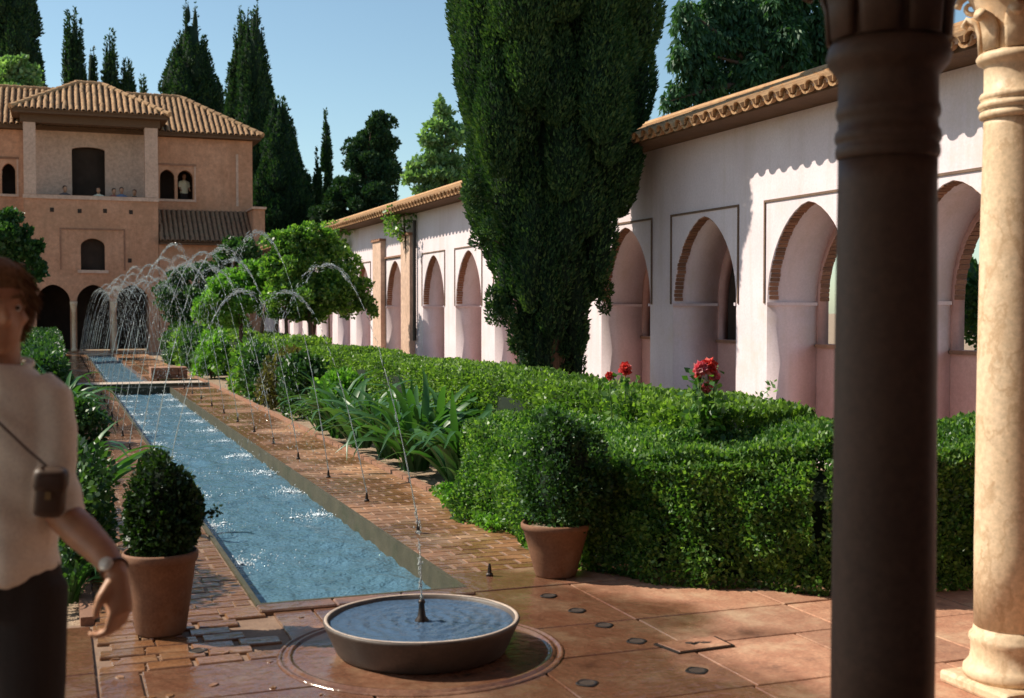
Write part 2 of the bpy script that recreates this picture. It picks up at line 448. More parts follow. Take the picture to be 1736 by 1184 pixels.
def cut_rect(rs, q):
    out = []
    for x0, x1, y0, y1 in rs:
        a, b, c, d = q
        if x1 <= a or x0 >= b or y1 <= c or y0 >= d: out.append((x0, x1, y0, y1)); continue
        if x0 < a: out.append((x0, a, y0, y1))
        if x1 > b: out.append((b, x1, y0, y1))
        mx0, mx1 = max(x0, a), min(x1, b)
        if y0 < c: out.append((mx0, mx1, y0, c))
        if y1 > d: out.append((mx0, mx1, d, y1))
    return [r for r in out if r[1]-r[0] > .04 and r[3]-r[2] > .04]
while y < 6.46:
    h = random.choice((.52, .60, .66)); y1 = min(y + h, 6.44)
    if 6.44 - y1 < .25: y1 = 6.44
    x = -5.4 + random.uniform(0, .5)
    while x < 7.8:
        w = random.choice((.62, .78, .9, 1.0)); x1 = min(x + w, 7.9)
        for r in cut_rect([(x, x1, y, y1)], PATCH): slab(*r)
        x = x1
    y = y1; row += 1
    if y1 >= 6.44: break
slab(CX1+.03, 3.1, 6.444, 6.945); slab(3.1, 3.9, 6.444, 6.945)
for a, b in ((CX0-.02, 1.42), (1.42, 1.80), (1.80, CX1+.026)): slab(a, b, 6.3, 6.53, .006) if False else None
# broken brick patch
spots = []
for r in range(7):
    for c in range(4):
        x = PATCH[0] + .11 + c*.215 + (.06 if r % 2 else 0); yy = PATCH[2] + .07 + r*.128
        if x + .10 > PATCH[1] or random.random() < .08: continue
        spots.append((x + random.gauss(0, .006), yy + random.gauss(0, .005), random.gauss(-.001, .0018), random.gauss(0, .03), random.gauss(0, .008), random.randrange(6)))
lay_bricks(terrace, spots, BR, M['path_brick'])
# earth fills the small triangles the bricks leave: low pieces of broken tile
for i in range(20):
    a = MB(); s = random.uniform(.010, .035)
    n = random.randint(4, 6); pts = [(s*random.uniform(.6, 1.1)*math.cos(6.283*k/n), s*random.uniform(.4, .9)*math.sin(6.283*k/n)) for k in range(n)]
    a.add([(px, py, 0) for px, py in pts] + [(px*.85, py*.85, .007) for px, py in pts], [tuple(range(n-1,-1,-1)), tuple(range(n, 2*n))] + [(k, (k+1) % n, n+(k+1) % n, n+k) for k in range(n)])
    o = a.build('brick_fragment', M['path_brick'], terrace, loc=(random.uniform(.2, 1.25), random.uniform(4.9, 6.3), -.003))
    o.rotation_euler = (random.gauss(0, .08), random.gauss(0, .08), random.uniform(0, 6))
# pale coping stones closing the canal head
for a, b in ((CX0-.03, 1.40), (1.405, 1.79), (1.795, CX1+.03)):
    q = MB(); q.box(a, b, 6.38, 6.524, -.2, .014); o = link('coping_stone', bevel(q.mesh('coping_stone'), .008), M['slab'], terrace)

# bed edging: bricks on edge along the planting beds
edge = MB(); edge.box(3.052, 3.12, 8.3, 34, -.1, .03); tag(edge.build('bed_edging', M['brick']), kind='structure')
edge = MB(); edge.box(.10, .168, 6.5, 34, -.1, .03); tag(edge.build('bed_edging', M['brick']), kind='structure')

# crossing bridge half way up the canal
br = empty('footbridge', (0, 0, 0)); tag(br, 'low stone footbridge crossing the canal halfway to the far building', 'footbridge')
b = MB(); b.box(CX0-.8, CX1+.8, BR0, BR1, -.05, .035); b.build('deck', M['stone'], br)
b = MB(); b.box(CX0-.04, CX1+.04, BR0-.02, BR0-.001, -.2, .01); b.build('deck_edge', M['kerb'], br)
b = MB(); b.box(CX0-.8, CX1+.8, BR0-.02, BR0+.12, .037, .09); b.build('kerb', M['kerb'], br)
# low brick bench block beside the crossing
bb = empty('brick_pedestal', (0, 0, 0)); tag(bb, 'low square pedestal of yellowish brick beside the canal crossing', 'pedestal')
for k in range(3):
    for j in range(4):
        q = MB(); x0 = 1.98 + j*.2; q.box(x0+.004, x0+.196, 28.2, 28.9, .04+k*.085+.003, .04+(k+1)*.085-.003); link('brick', bevel(q.mesh('brick'), .006), M['brick'], bb)

# ================================================================== ROOF TILES
def tile_mesh(r=.09, L=.42, taper=.82, th=.014, seg=5):
    vs, fs = [], []
    for x, k in ((0, 1.0), (L, taper)):
        for rr in (r*k, r*k - th):
            for i in range(seg+1):
                a = math.pi*i/seg; vs.append((x, -rr*math.cos(a), rr*math.sin(a)*.95))
    n = seg+1
    for i in range(seg):
        fs.append((i, 2*n+i, 2*n+i+1, i+1)); fs.append((n+i, n+i+1, 3*n+i+1, 3*n+i))
        fs.append((i, i+1, n+i+1, n+i)); fs.append((2*n+i, 3*n+i, 3*n+i+1, 2*n+i+1))
    fs += [(0, n, 3*n, 2*n), (seg, 2*n+seg, 3*n+seg, n+seg)]
    me = bpy.data.meshes.new('roof_tile'); me.from_pydata(vs, [], fs); me.update(); return me
def lay_tiles(parent, o0, u, s, spacing, ncol, nrow, step, keep, limit, mats, tm, first=None):
    """o0 eave corner, u along the eave, s up the slope (unit vectors)"""
    u, s, o0 = Vector(u).normalized(), Vector(s).normalized(), Vector(o0)
    nrm = u.cross(s); nrm = nrm if nrm.z > 0 else -nrm
    rot = Matrix((s, nrm.cross(s), nrm)).transposed()
    spots = []
    for c in range(ncol):
        for r in range(nrow):
            a, b = (c+.5)*spacing, r*step
            if keep(a, b): spots.append((c, r, a, b))
    if first: spots.sort(key=first)
    tm.materials.clear(); tm.materials.append(mats)
    VS, FS, off = [], [], 0
    for k, (c, r, a, b) in enumerate(spots):
        jig = Matrix.Rotation(random.gauss(0, .02), 3, 'Z') @ Matrix.Rotation(random.gauss(-.02, .008), 3, 'Y')
        mx = (rot @ jig).to_4x4(); mx.translation = o0 + u*(a + random.gauss(0, .005)) + s*(b + random.gauss(0, .006)) + nrm*(.004 + .006*random.random())
        if k < limit:
            t = bpy.data.objects.new('roof_tile', tm); COL.objects.link(t); t.parent = parent; t.matrix_local = mx
        else:
            VS += [tuple(mx @ v.co) for v in tm.vertices]; FS += [tuple(i+off for i in p.vertices) for p in tm.polygons]; off += len(tm.vertices)
    if VS:
        me = bpy.data.meshes.new('tile_rows'); me.from_pydata(VS, [], FS); tag(link('tile_rows', me, mats, parent), kind='stuff')
def pan_sheet(parent, o0, u, s, spacing, ncol, pts_uv, mat):
    """corrugated pan layer under the cover tiles, bounded by a convex outline in (u,s)"""
    u, s, o0 = Vector(u).normalized(), Vector(s).normalized(), Vector(o0)
    nrm = u.cross(s); nrm = nrm if nrm.z > 0 else -nrm
    b = MB(); n = len(pts_uv)
    top = [o0 + u*a + s*c + nrm*.008 for a, c in pts_uv]; bot = [p - nrm*.06 for p in top]
    b.add(top + bot, [tuple(range(n)), tuple(range(2*n-1, n-1, -1))] + [(i, n+i, n+(i+1) % n, (i+1) % n) for i in range(n)])
    b.build('roof_deck', mat, parent)

# ================================================================== WEST GALLERY
XW, TH = 7.6, .67
gal = empty('arcade_gallery', (XW, 25, 0)); gal.location = (0, 0, 0)
tag(gal, 'long white arcade wall of pointed arches under a tiled eave along the garden', 'arcade')
cents = [-.13, 2.12, 4.36, 6.61, 8.86, 11.11, 13.36, 15.59, 17.93, 20.27, 22.6, 24.95, 28.1, 31.3, 33.6, 35.9, 38.2, 40.5, 42.8, 45.1]
ZI, RISE, HW = 1.69, 1.08, .79
Y0, Y1, ZT = -3.0, 47.5, 3.76
me = plate([(Y0, -.1), (Y1, -.1), (Y1, ZT), (Y0, ZT)], [arch_hole(c, HW, .02, ZI, RISE, 10) for c in cents], TH, lambda u, w, d: (XW + d, u, w), 'wall')
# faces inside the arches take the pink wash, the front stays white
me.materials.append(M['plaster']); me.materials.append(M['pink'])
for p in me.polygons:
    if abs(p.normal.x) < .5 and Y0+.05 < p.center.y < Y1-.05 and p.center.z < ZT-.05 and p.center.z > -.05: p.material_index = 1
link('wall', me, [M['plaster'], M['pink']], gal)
blind = [c for c in cents if c > 12 or c < 4]
opn = [c for c in cents if c not in blind]
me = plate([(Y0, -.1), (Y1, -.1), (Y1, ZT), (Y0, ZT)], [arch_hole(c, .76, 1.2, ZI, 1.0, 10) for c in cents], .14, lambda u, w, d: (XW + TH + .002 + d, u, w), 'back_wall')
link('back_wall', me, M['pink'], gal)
for c in blind:
    b = MB(); b.box(XW+TH+.145, XW+TH+.185, c-.80, c+.80, 1.15, ZI+1.1); b.build('blind_panel', M['pink'] if c > 16 else M['dark'], gal)  # nearer panels are dark sheets standing for unlit openings
for c in cents:
    b = MB(); b.box(XW+TH-.03, XW+TH+.0, c-.78, c+.78, 1.16, 1.198); b.build('sill', M['brick'], gal)
    # imposts: thin ledges where the arch springs
    for sgn in (-1, 1):
        b = MB(); y = c + sgn*HW; b.box(XW-.018, XW+TH-.01, min(y, y-sgn*.028), max(y, y-sgn*.028), ZI-.045, ZI-.008); b.build('impost', M['plaster'], gal)
    # alfiz: thin moulded frame round each arch
    f = MB(); t = .026
    f.box(XW-.016, XW-.001, c-HW-.06, c+HW+.06, ZI+RISE+.05, ZI+RISE+.05+t)
    f.box(XW-.016, XW-.001, c-HW-.06, c-HW-.06+t, ZI-.02, ZI+RISE+.049); f.box(XW-.016, XW-.001, c+HW+.06-t, c+HW+.06, ZI-.02, ZI+RISE+.049)
    f.build('alfiz_frame', M['frame'], gal)
# brick voussoirs lining the arches, front ring and back ring
vb = MB(); vb.box(-.06, .06, -.021, .021, -.012, .012); vme = bevel(vb.mesh('brick'), .004); vme.materials.append(M['brick'])
nb = 0; VS, FS, off = [], [], 0
for c in sorted(cents, key=lambda q: abs(q - 11.5)):
    for xc, w, h in ((XW+.075, HW, RISE), (XW+TH+.075, .76, 1.0)):
        if c in blind and xc > XW+.2: continue
        ap = arch_pts(c, w, ZI, h, 40)
        acc, nxt = 0.0, .04
        for i in range(len(ap)-1):
            p, q = Vector(ap[i]), Vector(ap[i+1]); L = (q-p).length
            while acc + L >= nxt:
                f_ = (nxt-acc)/L; pos = p.lerp(q, f_); tdir = (q-p).normalized()
                zax = Vector((0, tdir.y, -tdir.x)); yax = Vector((0, tdir.x, tdir.y)); xax = Vector((1, 0, 0))
                mx = Matrix((xax, yax, zax)).transposed().to_4x4(); mx.translation = (xc + random.gauss(0, .004), pos.x, pos.y); mx.translation += Vector((0, zax.y, zax.z))*.006
                if nb < 300:
                    o = bpy.data.objects.new('brick', vme); COL.objects.link(o); o.parent = gal; o.matrix_local = mx; nb += 1
                else:
                    VS += [tuple(mx @ v.co) for v in vme.vertices]; FS += [tuple(k+off for k in pl.vertices) for pl in vme.polygons]; off += len(vme.vertices)
                nxt += .052
            acc += L
me = bpy.data.meshes.new('arch_bricks'); me.from_pydata(VS, [], FS); tag(link('arch_bricks', me, M['brick'], gal), kind='stuff')
# central portal: brick pilasters, white panel
for a, b_ in ((26.35, 27.1), (28.95, 29.75)):
    b = MB(); b.box(XW-.13, XW-.001, a, b_, 0, 3.28); b.build('pilaster', M['ochre_light'], gal)
    b = MB(); b.box(XW-.17, XW-.001, a-.03, b_+.03, 3.282, 3.34); b.build('capital', M['brick'], gal)
b = MB(); b.box(XW-.05, XW-.001, 27.13, 28.92, 2.84, 2.88); b.build('lintel_band', M['brick'], gal)
b = MB(); b.tube([(XW-.06, 26.2, .9), (XW-.06, 26.2, 3.6)], [.04, .04], 8); b.build('dark_tube', M['lead'], gal)  # dark upright tube beside the nearer pilaster
# floor of the walk, outer balustrade is the back wall itself
# eaves
EX, EZ, SL = 7.08, 3.80, .36
b = MB(); b.box(EX+.06, XW+.6, Y0, Y1, 3.765, 3.80); b.build('soffit', M['wood'], gal)
slen = 2.75; sd = Vector((1, 0, SL)).normalized()
tm = tile_mesh(.096, .42)
ncol = int((Y1-Y0)/.226)
pan_sheet(gal, (EX, Y0, EZ), (0, 1, 0), sd, .226, ncol, [(0, 0.02), (Y1-Y0, 0.02), (Y1-Y0, slen), (0, slen)], M['tile_pan'])
lay_tiles(gal, (EX-.07, Y0, EZ-.01), (0, 1, 0), sd, .226, ncol, 9, .315, lambda a, b: True, 300, M['tile'], tm, first=lambda t: (t[1] > 1, abs(t[2] + Y0 - 16)))
# mortar plugs that close the tile mouths
pm = MB(); pm.add([(0, -.08*math.cos(math.pi*i/6), .075*math.sin(math.pi*i/6)) for i in range(7)] + [(.03, -.08*math.cos(math.pi*i/6), .075*math.sin(math.pi*i/6)) for i in range(7)],
   [tuple(range(6,-1,-1)), tuple(range(7, 14))] + [(i, i+1, 8+i, 7+i) for i in range(6)])
plug = pm.mesh('tile_plug'); VS, FS, off = [], [], 0
for c in range(ncol):
    x, y = EX-.03, Y0 + (c+.5)*.226
    VS += [(v.co.x + x, v.co.y + y, v.co.z + EZ+.012) for v in plug.vertices]; FS += [tuple(i+off for i in p.vertices) for p in plug.polygons]; off += 14
me = bpy.data.meshes.new('tile_mortar'); me.from_pydata(VS, [], FS); tag(link('tile_mortar', me, M['ochre_light'], gal), kind='stuff')
# pan tiles poke out between the covers
VS, FS, off = [], [], 0
for c in range(ncol+1):
    y = Y0 + c*.226
    pts = [(-.085*math.cos(math.pi*i/6), -.075*math.sin(math.pi*i/6)) for i in range(7)]
    for x in (EX-.05, EX+.35):
        VS += [(x, y+a, EZ + (x-EX)*SL + .045 + b) for a, b in pts]
    for x in (EX-.05, EX+.35):
        VS += [(x, y+a*.85, EZ + (x-EX)*SL + .055 + b*.85) for a, b in pts]
    FS += [(off+i, off+i+1, off+8+i, off+7+i) for i in range(6)] + [(off+14+i, off+21+i, off+22+i, off+15+i) for i in range(6)] + [(off+i, off+14+i, off+15+i, off+i+1) for i in range(6)]
    off += 28
me = bpy.data.meshes.new('pan_tiles'); me.from_pydata(VS, [], FS); tag(link('pan_tiles', me, M['tile'], gal), kind='stuff')
# ridge and back slope
top = Vector((EX, 0, EZ)) + sd*slen
b = MB(); b.add([(top.x, Y0, top.z), (top.x, Y1, top.z), (top.x+1.4, Y1, top.z-.55), (top.x+1.4, Y0, top.z-.55), (top.x, Y0, top.z-.05), (top.x, Y1, top.z-.05), (top.x+1.4, Y1, top.z-.6), (top.x+1.4, Y0, top.z-.6)],
   [(0,3,2,1),(4,5,6,7),(0,1,5,4),(2,3,7,6)]); b.build('back_slope', M['tile'], gal)
b = MB(); b.tube([(top.x, Y0, top.z+.03), (top.x, Y1, top.z+.03)], [.11, .11], 10); b.build('ridge', M['tile'], gal, True)

# ================================================================== NORTH PAVILION
def pv(px, py, y): v = on_y(px, py, y); return v.x, v.z
YT, YM = 49.0, 50.5
pav = empty('palace_pavilion', (0, 0, 0))
tag(pav, 'ochre two storey palace building with tiled hip roofs at the canal end', 'building')
tx0, tx1 = pv(40, 332, YT)[0], pv(268, 332, YT)[0]
zs = pv(150, 332, YT)[1]; ze = pv(150, 212, YT)[1]
wx0, wx1 = pv(137, 430, YT)[0], pv(178, 430, YT)[0]; wz0, wz1 = pv(150, 458, YT)[1], pv(150, 404, YT)[1]
wc = (wx0+wx1)/2; wh = (wx1-wx0)/2
ac = [wc + k*1.44 for k in (-1, 0, 1)]
ac = [a for a in ac if tx0+.6 < a < tx1-.6]
za = pv(150, 482, YT)[1]
me = plate([(tx0, -.1), (tx1, -.1), (tx1, zs), (tx0, zs)], [arch_hole(a, .6, .0, za-.66, .64, 8) for a in ac] + [arch_hole(wc, wh, wz0, wz1-.30, .30, 6)], .45, lambda u, w, d: (u, YT+d, w))
link('wall', me, M['ochre'], pav)
def pbox(name, x0, x1, y0, y1, z0, z1, mat): b = MB(); b.box(x0, x1, y0, y1, z0, z1); return b.build(name, M[mat], pav)
for x0, x1 in ((40, 61), (246, 268)):
    a, b_ = pv(x0, 300, YT)[0], pv(x1, 300, YT)[0]; pbox('pillar', a, b_, YT+.003, YT+.5, zs+.002, ze, 'ochre_light' if x0 < 100 else 'ochre_light')
pbox('lintel_beam', tx0-.1, tx1+.1, YT-.02, YT+.52, ze+.002, ze+.32, 'wood')
# recessed loggia wall with its tall door
dx0, dx1 = pv(122, 300, YM)[0], pv(178, 300, YM)[0]; dz = pv(150, 250, YM)[1]
me = plate([(tx0, zs-1.3), (tx1, zs-1.3), (tx1, ze+.3), (tx0, ze+.3)], [arch_hole((dx0+dx1)/2, (dx1-dx0)/2, zs-1.2, dz-.12, .12, 8)], .25, lambda u, w, d: (u, YM-.1+d, w))
link('loggia_wall', me, M['ochre_light'], pav)
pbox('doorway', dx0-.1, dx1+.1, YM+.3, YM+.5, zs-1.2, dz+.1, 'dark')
pbox('loggia_floor', tx0+.02, tx1-.02, YT+.452, YM+.1, zs-1.5, zs-1.32, 'ochre')
pbox('sill_band', tx0-.03, tx1+.03, YT-.05, YT-.001, zs-.16, zs-.02, 'ochre_light')
# window shutter recess, alfiz frame and wall stubs
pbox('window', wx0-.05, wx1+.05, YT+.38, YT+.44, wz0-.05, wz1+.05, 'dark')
fz = pv(150, 390, YT)[1]
pbox('alfiz_frame', wx0-.75, wx1+.75, YT-.03, YT-.001, fz, fz+.06, 'brick')
pbox('alfiz_side', wx1+.69, wx1+.75, YT-.03, YT-.001, wz0, fz-.002, 'brick')
pbox('alfiz_side', wx0-.75, wx0-.69, YT-.03, YT-.001, wz0, fz-.002, 'brick')
pbox('window_sill', wx0-.12, wx1+.12, YT-.07, YT-.001, wz0-.12, wz0-.004, 'ochre_light')
for px_, py_ in ((88, 356), (135, 358), (178, 358), (222, 360), (220, 442)):
    x, z = pv(px_, py_, YT); pbox('putlog_hole', x-.07, x+.07, YT-.012, YT-.001, z-.08, z+.08, 'dark')
# portico inside
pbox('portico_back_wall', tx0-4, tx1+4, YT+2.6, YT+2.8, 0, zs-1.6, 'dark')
for a in ac[:-1] + [ac[-1]]:
    pass
for k in range(len(ac)-1):
    x = (ac[k]+ac[k+1])/2; b = MB(); b.lathe([(.11, 0), (.11, .1), (.075, .14), (.07, 1.5), (.085, 1.52), (.075, 1.56), (.13, 1.78), (.14, 1.9)], 14); b.build('portico_column', M['marble'], pav, True, (x, YT-.12, 0))
# main block behind, with twin-arched windows
mx0, mx1 = -7.0, pv(428, 300, YM)[0]
zm = pv(350, 236, YM)[1]
tw = [pv(p, 300, YM)[0] for p in (270, 297, 300, 328)]
tz0, tz1 = pv(300, 338, YM)[1], pv(300, 288, YM)[1]
lw = [pv(p, 300, YM)[0] for p in (-28, -1, 2, 27)]
holes = [arch_hole((tw[0]+tw[1])/2, (tw[1]-tw[0])/2-.02, tz0, tz1-.33, .33, 6), arch_hole((tw[2]+tw[3])/2, (tw[3]-tw[2])/2-.02, tz0, tz1-.33, .33, 6),
         arch_hole((lw[0]+lw[1])/2, (lw[1]-lw[0])/2-.02, tz0, tz1-.33, .33, 6), arch_hole((lw[2]+lw[3])/2, (lw[3]-lw[2])/2-.02, tz0, tz1-.33, .33, 6)]
me = plate([(tx1-.02, -.1), (mx1, -.1), (mx1, zm), (tx1-.02, zm)], holes[:2], .4, lambda u, w, d: (u, YM+d, w)); link('wall', me, M['ochre'], pav)
me = plate([(mx0, -.1), (tx0+.02, -.1), (tx0+.02, zm), (mx0, zm)], holes[2:], .4, lambda u, w, d: (u, YM+d, w)); link('wall', me, M['ochre'], pav)
pbox('tower_side_wall', tx1-.4, tx1-.003, YT+.453, YM-.003, 0, zs-.002, 'ochre'); pbox('tower_side_wall', tx0+.003, tx0+.4, YT+.453, YM-.003, 0, zs-.002, 'ochre')
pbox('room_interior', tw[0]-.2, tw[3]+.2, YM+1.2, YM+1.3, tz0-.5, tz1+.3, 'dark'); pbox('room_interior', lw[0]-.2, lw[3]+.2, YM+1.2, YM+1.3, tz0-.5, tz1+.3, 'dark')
for a, w_ in ((tw, 1), (lw, 0)):
    x = (a[1]+a[2])/2; b = MB(); b.lathe([(.07, tz0), (.05, tz0+.08), (.045, tz1-.45), (.08, tz1-.33)], 10); b.build('window_colonnette', M['marble'], pav, True, (x, YM+.12, 0))
    pbox('alfiz_frame', a[0]-.12, a[3]+.12, YM-.03, YM-.001, tz1+.16, tz1+.24, 'brick')
    pbox('window_frame', a[3]+.03, a[3]+.09, YM-.02, YM-.001, tz0, tz1+.158, 'ochre_light'); pbox('window_frame', a[0]-.09, a[0]-.03, YM-.02, YM-.001, tz0, tz1+.158, 'ochre_light')
    pbox('window_sill', a[0]-.1, a[3]+.1, YM-.06, YM-.001, tz0-.1, tz0-.004, 'ochre_light')
pbox('side_wall', mx1-.4, mx1, YM+.402, 58, -.1, zm, 'ochre'); pbox('side_wall', mx0, mx0+.4, YM+.402, 58, -.1, zm, 'ochre'); pbox('rear_wall', mx0, mx1, 58.002, 58.4, -.1, zm, 'ochre')
x, z = pv(402, 300, YM); pbox('wall_strip', x-.05, x+.05, YM-.02, YM-.001, pv(402, 350, YM)[1], pv(402, 262, YM)[1], 'ochre_light')
# eaves and hip roofs
tp = tile_mesh(.078, .46)
def hip_roof(x0, x1, y0, y1, z, pitch, over, limit, name):
    x0, x1, y0, y1 = x0-over, x1+over, y0-over, y1+over
    half = (y1-y0)/2; rise = half*pitch
    pbox('eave_soffit', x0+.06, x1-.06, y0+.06, y1-.06, z-.14, z-.03, 'wood')
    W = x1-x0; run = math.hypot(half, rise); sd = Vector((0, half, rise)).normalized()
    pan_sheet(pav, (x0, y0, z), (1, 0, 0), sd, .222, 10, [(0, 0), (W, 0), (W-half, run), (half, run)], M['tile_pan'])
    k = half/run
    lay_tiles(pav, (x0, y0-.03, z), (1, 0, 0), sd, .222, int(W/.222), int(run/.36)+1, .36, lambda a, b: (b+.2)*k < a+.02 and a < W-(b+.2)*k+.02 and b < run, limit, M['tile'], tp)
    # end and rear slopes
    rz = z + rise
    for pts in ([(x1, y0, z), (x1, y1, z), (x1-half, y0+half, rz)], [(x0, y1, z), (x0, y0, z), (x0+half, y0+half, rz)]):
        b = MB(); b.add(pts + [(p[0], p[1], p[2]-.05) for p in pts], [(0,1,2), (5,4,3), (0,3,4,1), (1,4,5,2), (2,5,3,0)]); b.build('roof_slope', M['tile'], pav)
    pts = [(x1, y1, z), (x0, y1, z), (x0+half, y0+half, rz), (x1-half, y0+half, rz)]
    b = MB(); b.add(pts + [(p[0], p[1], p[2]-.05) for p in pts], [(0,1,2,3), (7,6,5,4)]); b.build('roof_slope', M['tile'], pav)
    def caps(p, q):
        p, q = Vector(p), Vector(q); n = max(2, int((q-p).length/.36)); b = MB()
        for i in range(n):
            a, c = p.lerp(q, i/n), p.lerp(q, min(1, (i+1.15)/n)); b.tube([a + Vector((0,0,.05)), c + Vector((0,0,.035))], [.11, .09], 8)
        b.build('hip_tiles' , M['tile'], pav)
    caps((x1, y0, z), (x1-half, y0+half, rz)); caps((x0, y0, z), (x0+half, y0+half, rz)); caps((x0+half, y0+half, rz), (x1-half, y0+half, rz))
mrz = pv(330, 165, 53.5)[1]
hip_roof(mx0, mx1, YM, YM+5.2, zm+.16, .62, .38, 150, 'main')
hip_roof(tx0, tx1, YT, YT+3.9, ze+.44, .60, .42, 150, 'tower')
# lean-to roof over the ground-floor annex, and its end pier
lx0, lx1 = tx1+.02, pv(430, 380, YT)[0]
lz1, lz0 = pv(350, 358, YM)[1], pv(350, 410, 48.6)[1]
run = math.hypot(YM-48.6, lz1-lz0); sd = Vector((0, YM-48.6, lz1-lz0)).normalized()
pan_sheet(pav, (lx0, 48.6, lz0), (1, 0, 0), sd, .222, 10, [(0, 0), (lx1-lx0, 0), (lx1-lx0, run-.02), (0, run-.02)], M['tile_pan'])
lay_tiles(pav, (lx0, 48.58, lz0), (1, 0, 0), sd, .19, int((lx1-lx0)/.19), int(run/.36), .36, lambda a, b: True, 0, surf('old_roof_tile_clay', (.22,.12,.07), (.32,.19,.11), 5, .9, .5, .006, c3=(.2,.15,.09)), tile_mesh(.08, .46))
pbox('annex_wall', lx0, lx1, 49.0, 49.3, -.1, lz0-.1, 'ochre'); pbox('annex_eave', lx0, lx1, 48.62, 49.0, lz0-.12, lz0-.065, 'wood')
px0, px1 = pv(428, 380, YT)[0], pv(447, 380, YT)[0]; pz = pv(440, 356, YT)[1]
pbox('end_pier', px0, px1, 48.7, 50.4, -.1, pz, 'ochre'); pbox('pier_coping', px0-.06, px1+.06, 48.62, 50.45, pz+.002, pz+.09, 'ochre_light')

# ================================================================== PORTICO NEAR THE CAMERA
def column(name, label, x, y, rb, rt, zbase, z_ring, cap_z, mat, extra):
    c = empty(name, (x, y, 0)); tag(c, label, 'column', 'portico columns')
    return c
# pale column, sunlit
c2 = empty('marble_column', (3.74, 3.98, 0)); tag(c2, 'sunlit pale marble column with carved capital and moulded base', 'column', 'marble columns of the portico')
b = MB(); b.box(-.20, .20, -.20, .20, 0, .055); link('plinth', bevel(b.mesh('plinth'), .016, 2), M['marble'], c2)
b = MB(); b.lathe([(.182, .057), (.188, .075), (.186, .095), (.174, .108), (.162, .125), (.156, .16), (.158, .20), (.166, .215), (.163, .232), (.150, .245), (.146, .27)], 48); b.build('base', M['marble'], c2, True)
b = MB(); b.lathe([(.146, .272), (.148, .6), (.145, 1.3), (.138, 2.0), (.131, 2.36), (.131, 2.385)], 48); b.build('shaft', M['marble'], c2, True)
b = MB(); b.lathe([(.131, 2.387), (.146, 2.393), (.150, 2.405), (.146, 2.417), (.136, 2.424), (.150, 2.431), (.156, 2.443), (.150, 2.455), (.136, 2.462), (.146, 2.470), (.150, 2.482), (.144, 2.494), (.132, 2.502), (.132, 2.60), (.140, 2.612), (.158, 2.622), (.164, 2.640), (.156, 2.655), (.142, 2.664)], 48); b.build('neck_rings', M['marble'], c2, True)
def capital_leaves(parent, zc, r, h, mat, n=8):
    for k in range(n):
        a = 2*math.pi*k/n
        lb = MB(); pts = [(r*1.0, 0), (r*1.03, h*.45), (r*1.16, h*.75), (r*1.42, h*.86), (r*1.5, h*.74), (r*1.38, h*.68)]
        lb.tube([(p*math.cos(a), p*math.sin(a), zc+z) for p, z in pts], [(.044, .014), (.05, .014), (.044, .016), (.034, .016), (.024, .014), (.012, .010)], 8)
        lb.build('capital_leaf', mat, parent, True)
def capital(parent, z, r, mat):
    b = MB(); b.lathe([(r, z), (r*1.02, z+.10), (r*1.12, z+.16), (r*1.35, z+.22), (r*1.45, z+.25)], 32); b.build('capital_bell', mat, parent, True)
    capital_leaves(parent, z, r, .17, mat)
    for sx in (-1, 1):
        for sy in (-1, 1):
            sp = MB(); pts = []
            for i in range(15):
                t = i/14*2.6*math.pi; rr = .055*(1 - i/17)
                d = r*1.62 - .045 + rr*math.cos(t); pts.append((d*sx*.707, d*sy*.707, z+.20 + rr*math.sin(t)))
            sp.tube(pts, [.016*(1-.5*i/14) for i in range(15)], 8); sp.build('capital_scroll', mat, parent, True)
    b = MB(); s = r*1.62; b.box(-s, s, -s, s, z+.26, z+.33); link('abacus', bevel(b.mesh('abacus'), .012), mat, parent)
capital(c2, 2.666, .142, M['marble'])
# dark column in the shade of the portico
c1 = empty('marble_column', (1.860, 2.395, 0)); tag(c1, 'marble column with deep shade put into its colour beside the portico floor', 'column', 'marble columns of the portico')
b = MB(); b.box(-.21, .21, -.21, .21, 0, .05); link('plinth', bevel(b.mesh('plinth'), .01), M['marble_shaded'], c1)
b = MB(); b.lathe([(0.1758, .052), (.2, .08), (0.1758, .11), (0.1480, .14), (0.1388, .18), (0.1434, .2), (0.1295, .22), (0.1212, .235)], 48); b.build('base', M['marble_shaded'], c1, True)
b = MB(); b.lathe([(0.1203, .237), (0.1212, .8), (0.1184, 1.5), (0.1147, 1.9), (0.1147, 1.955)], 48); b.build('shaft', M['marble_shaded'], c1, True)
b = MB(); b.lathe([(0.1147, 1.957), (0.1193, 1.963), (0.1212, 1.975), (0.1193, 1.988), (0.1166, 1.992), (0.1212, 1.999), (0.1235, 2.01), (0.1212, 2.022), (0.1156, 2.03), (0.1147, 2.05), (0.1193, 2.058), (0.1212, 2.068), (0.1193, 2.08), (0.1156, 2.09), (0.1156, 2.15), (0.1230, 2.163), (0.1388, 2.18), (0.1443, 2.20), (0.1388, 2.222), (0.1313, 2.235)], 48); b.build('neck_rings', M['marble_shaded'], c1, True)
capital(c1, 2.237, .131, M['marble_shaded'])
b = MB(); b.box(-.16, .16, -.16, .16, 2.57, 3.19); link('impost_block', bevel(b.mesh('impost_block'), .01), M['marble_shaded'], c1)
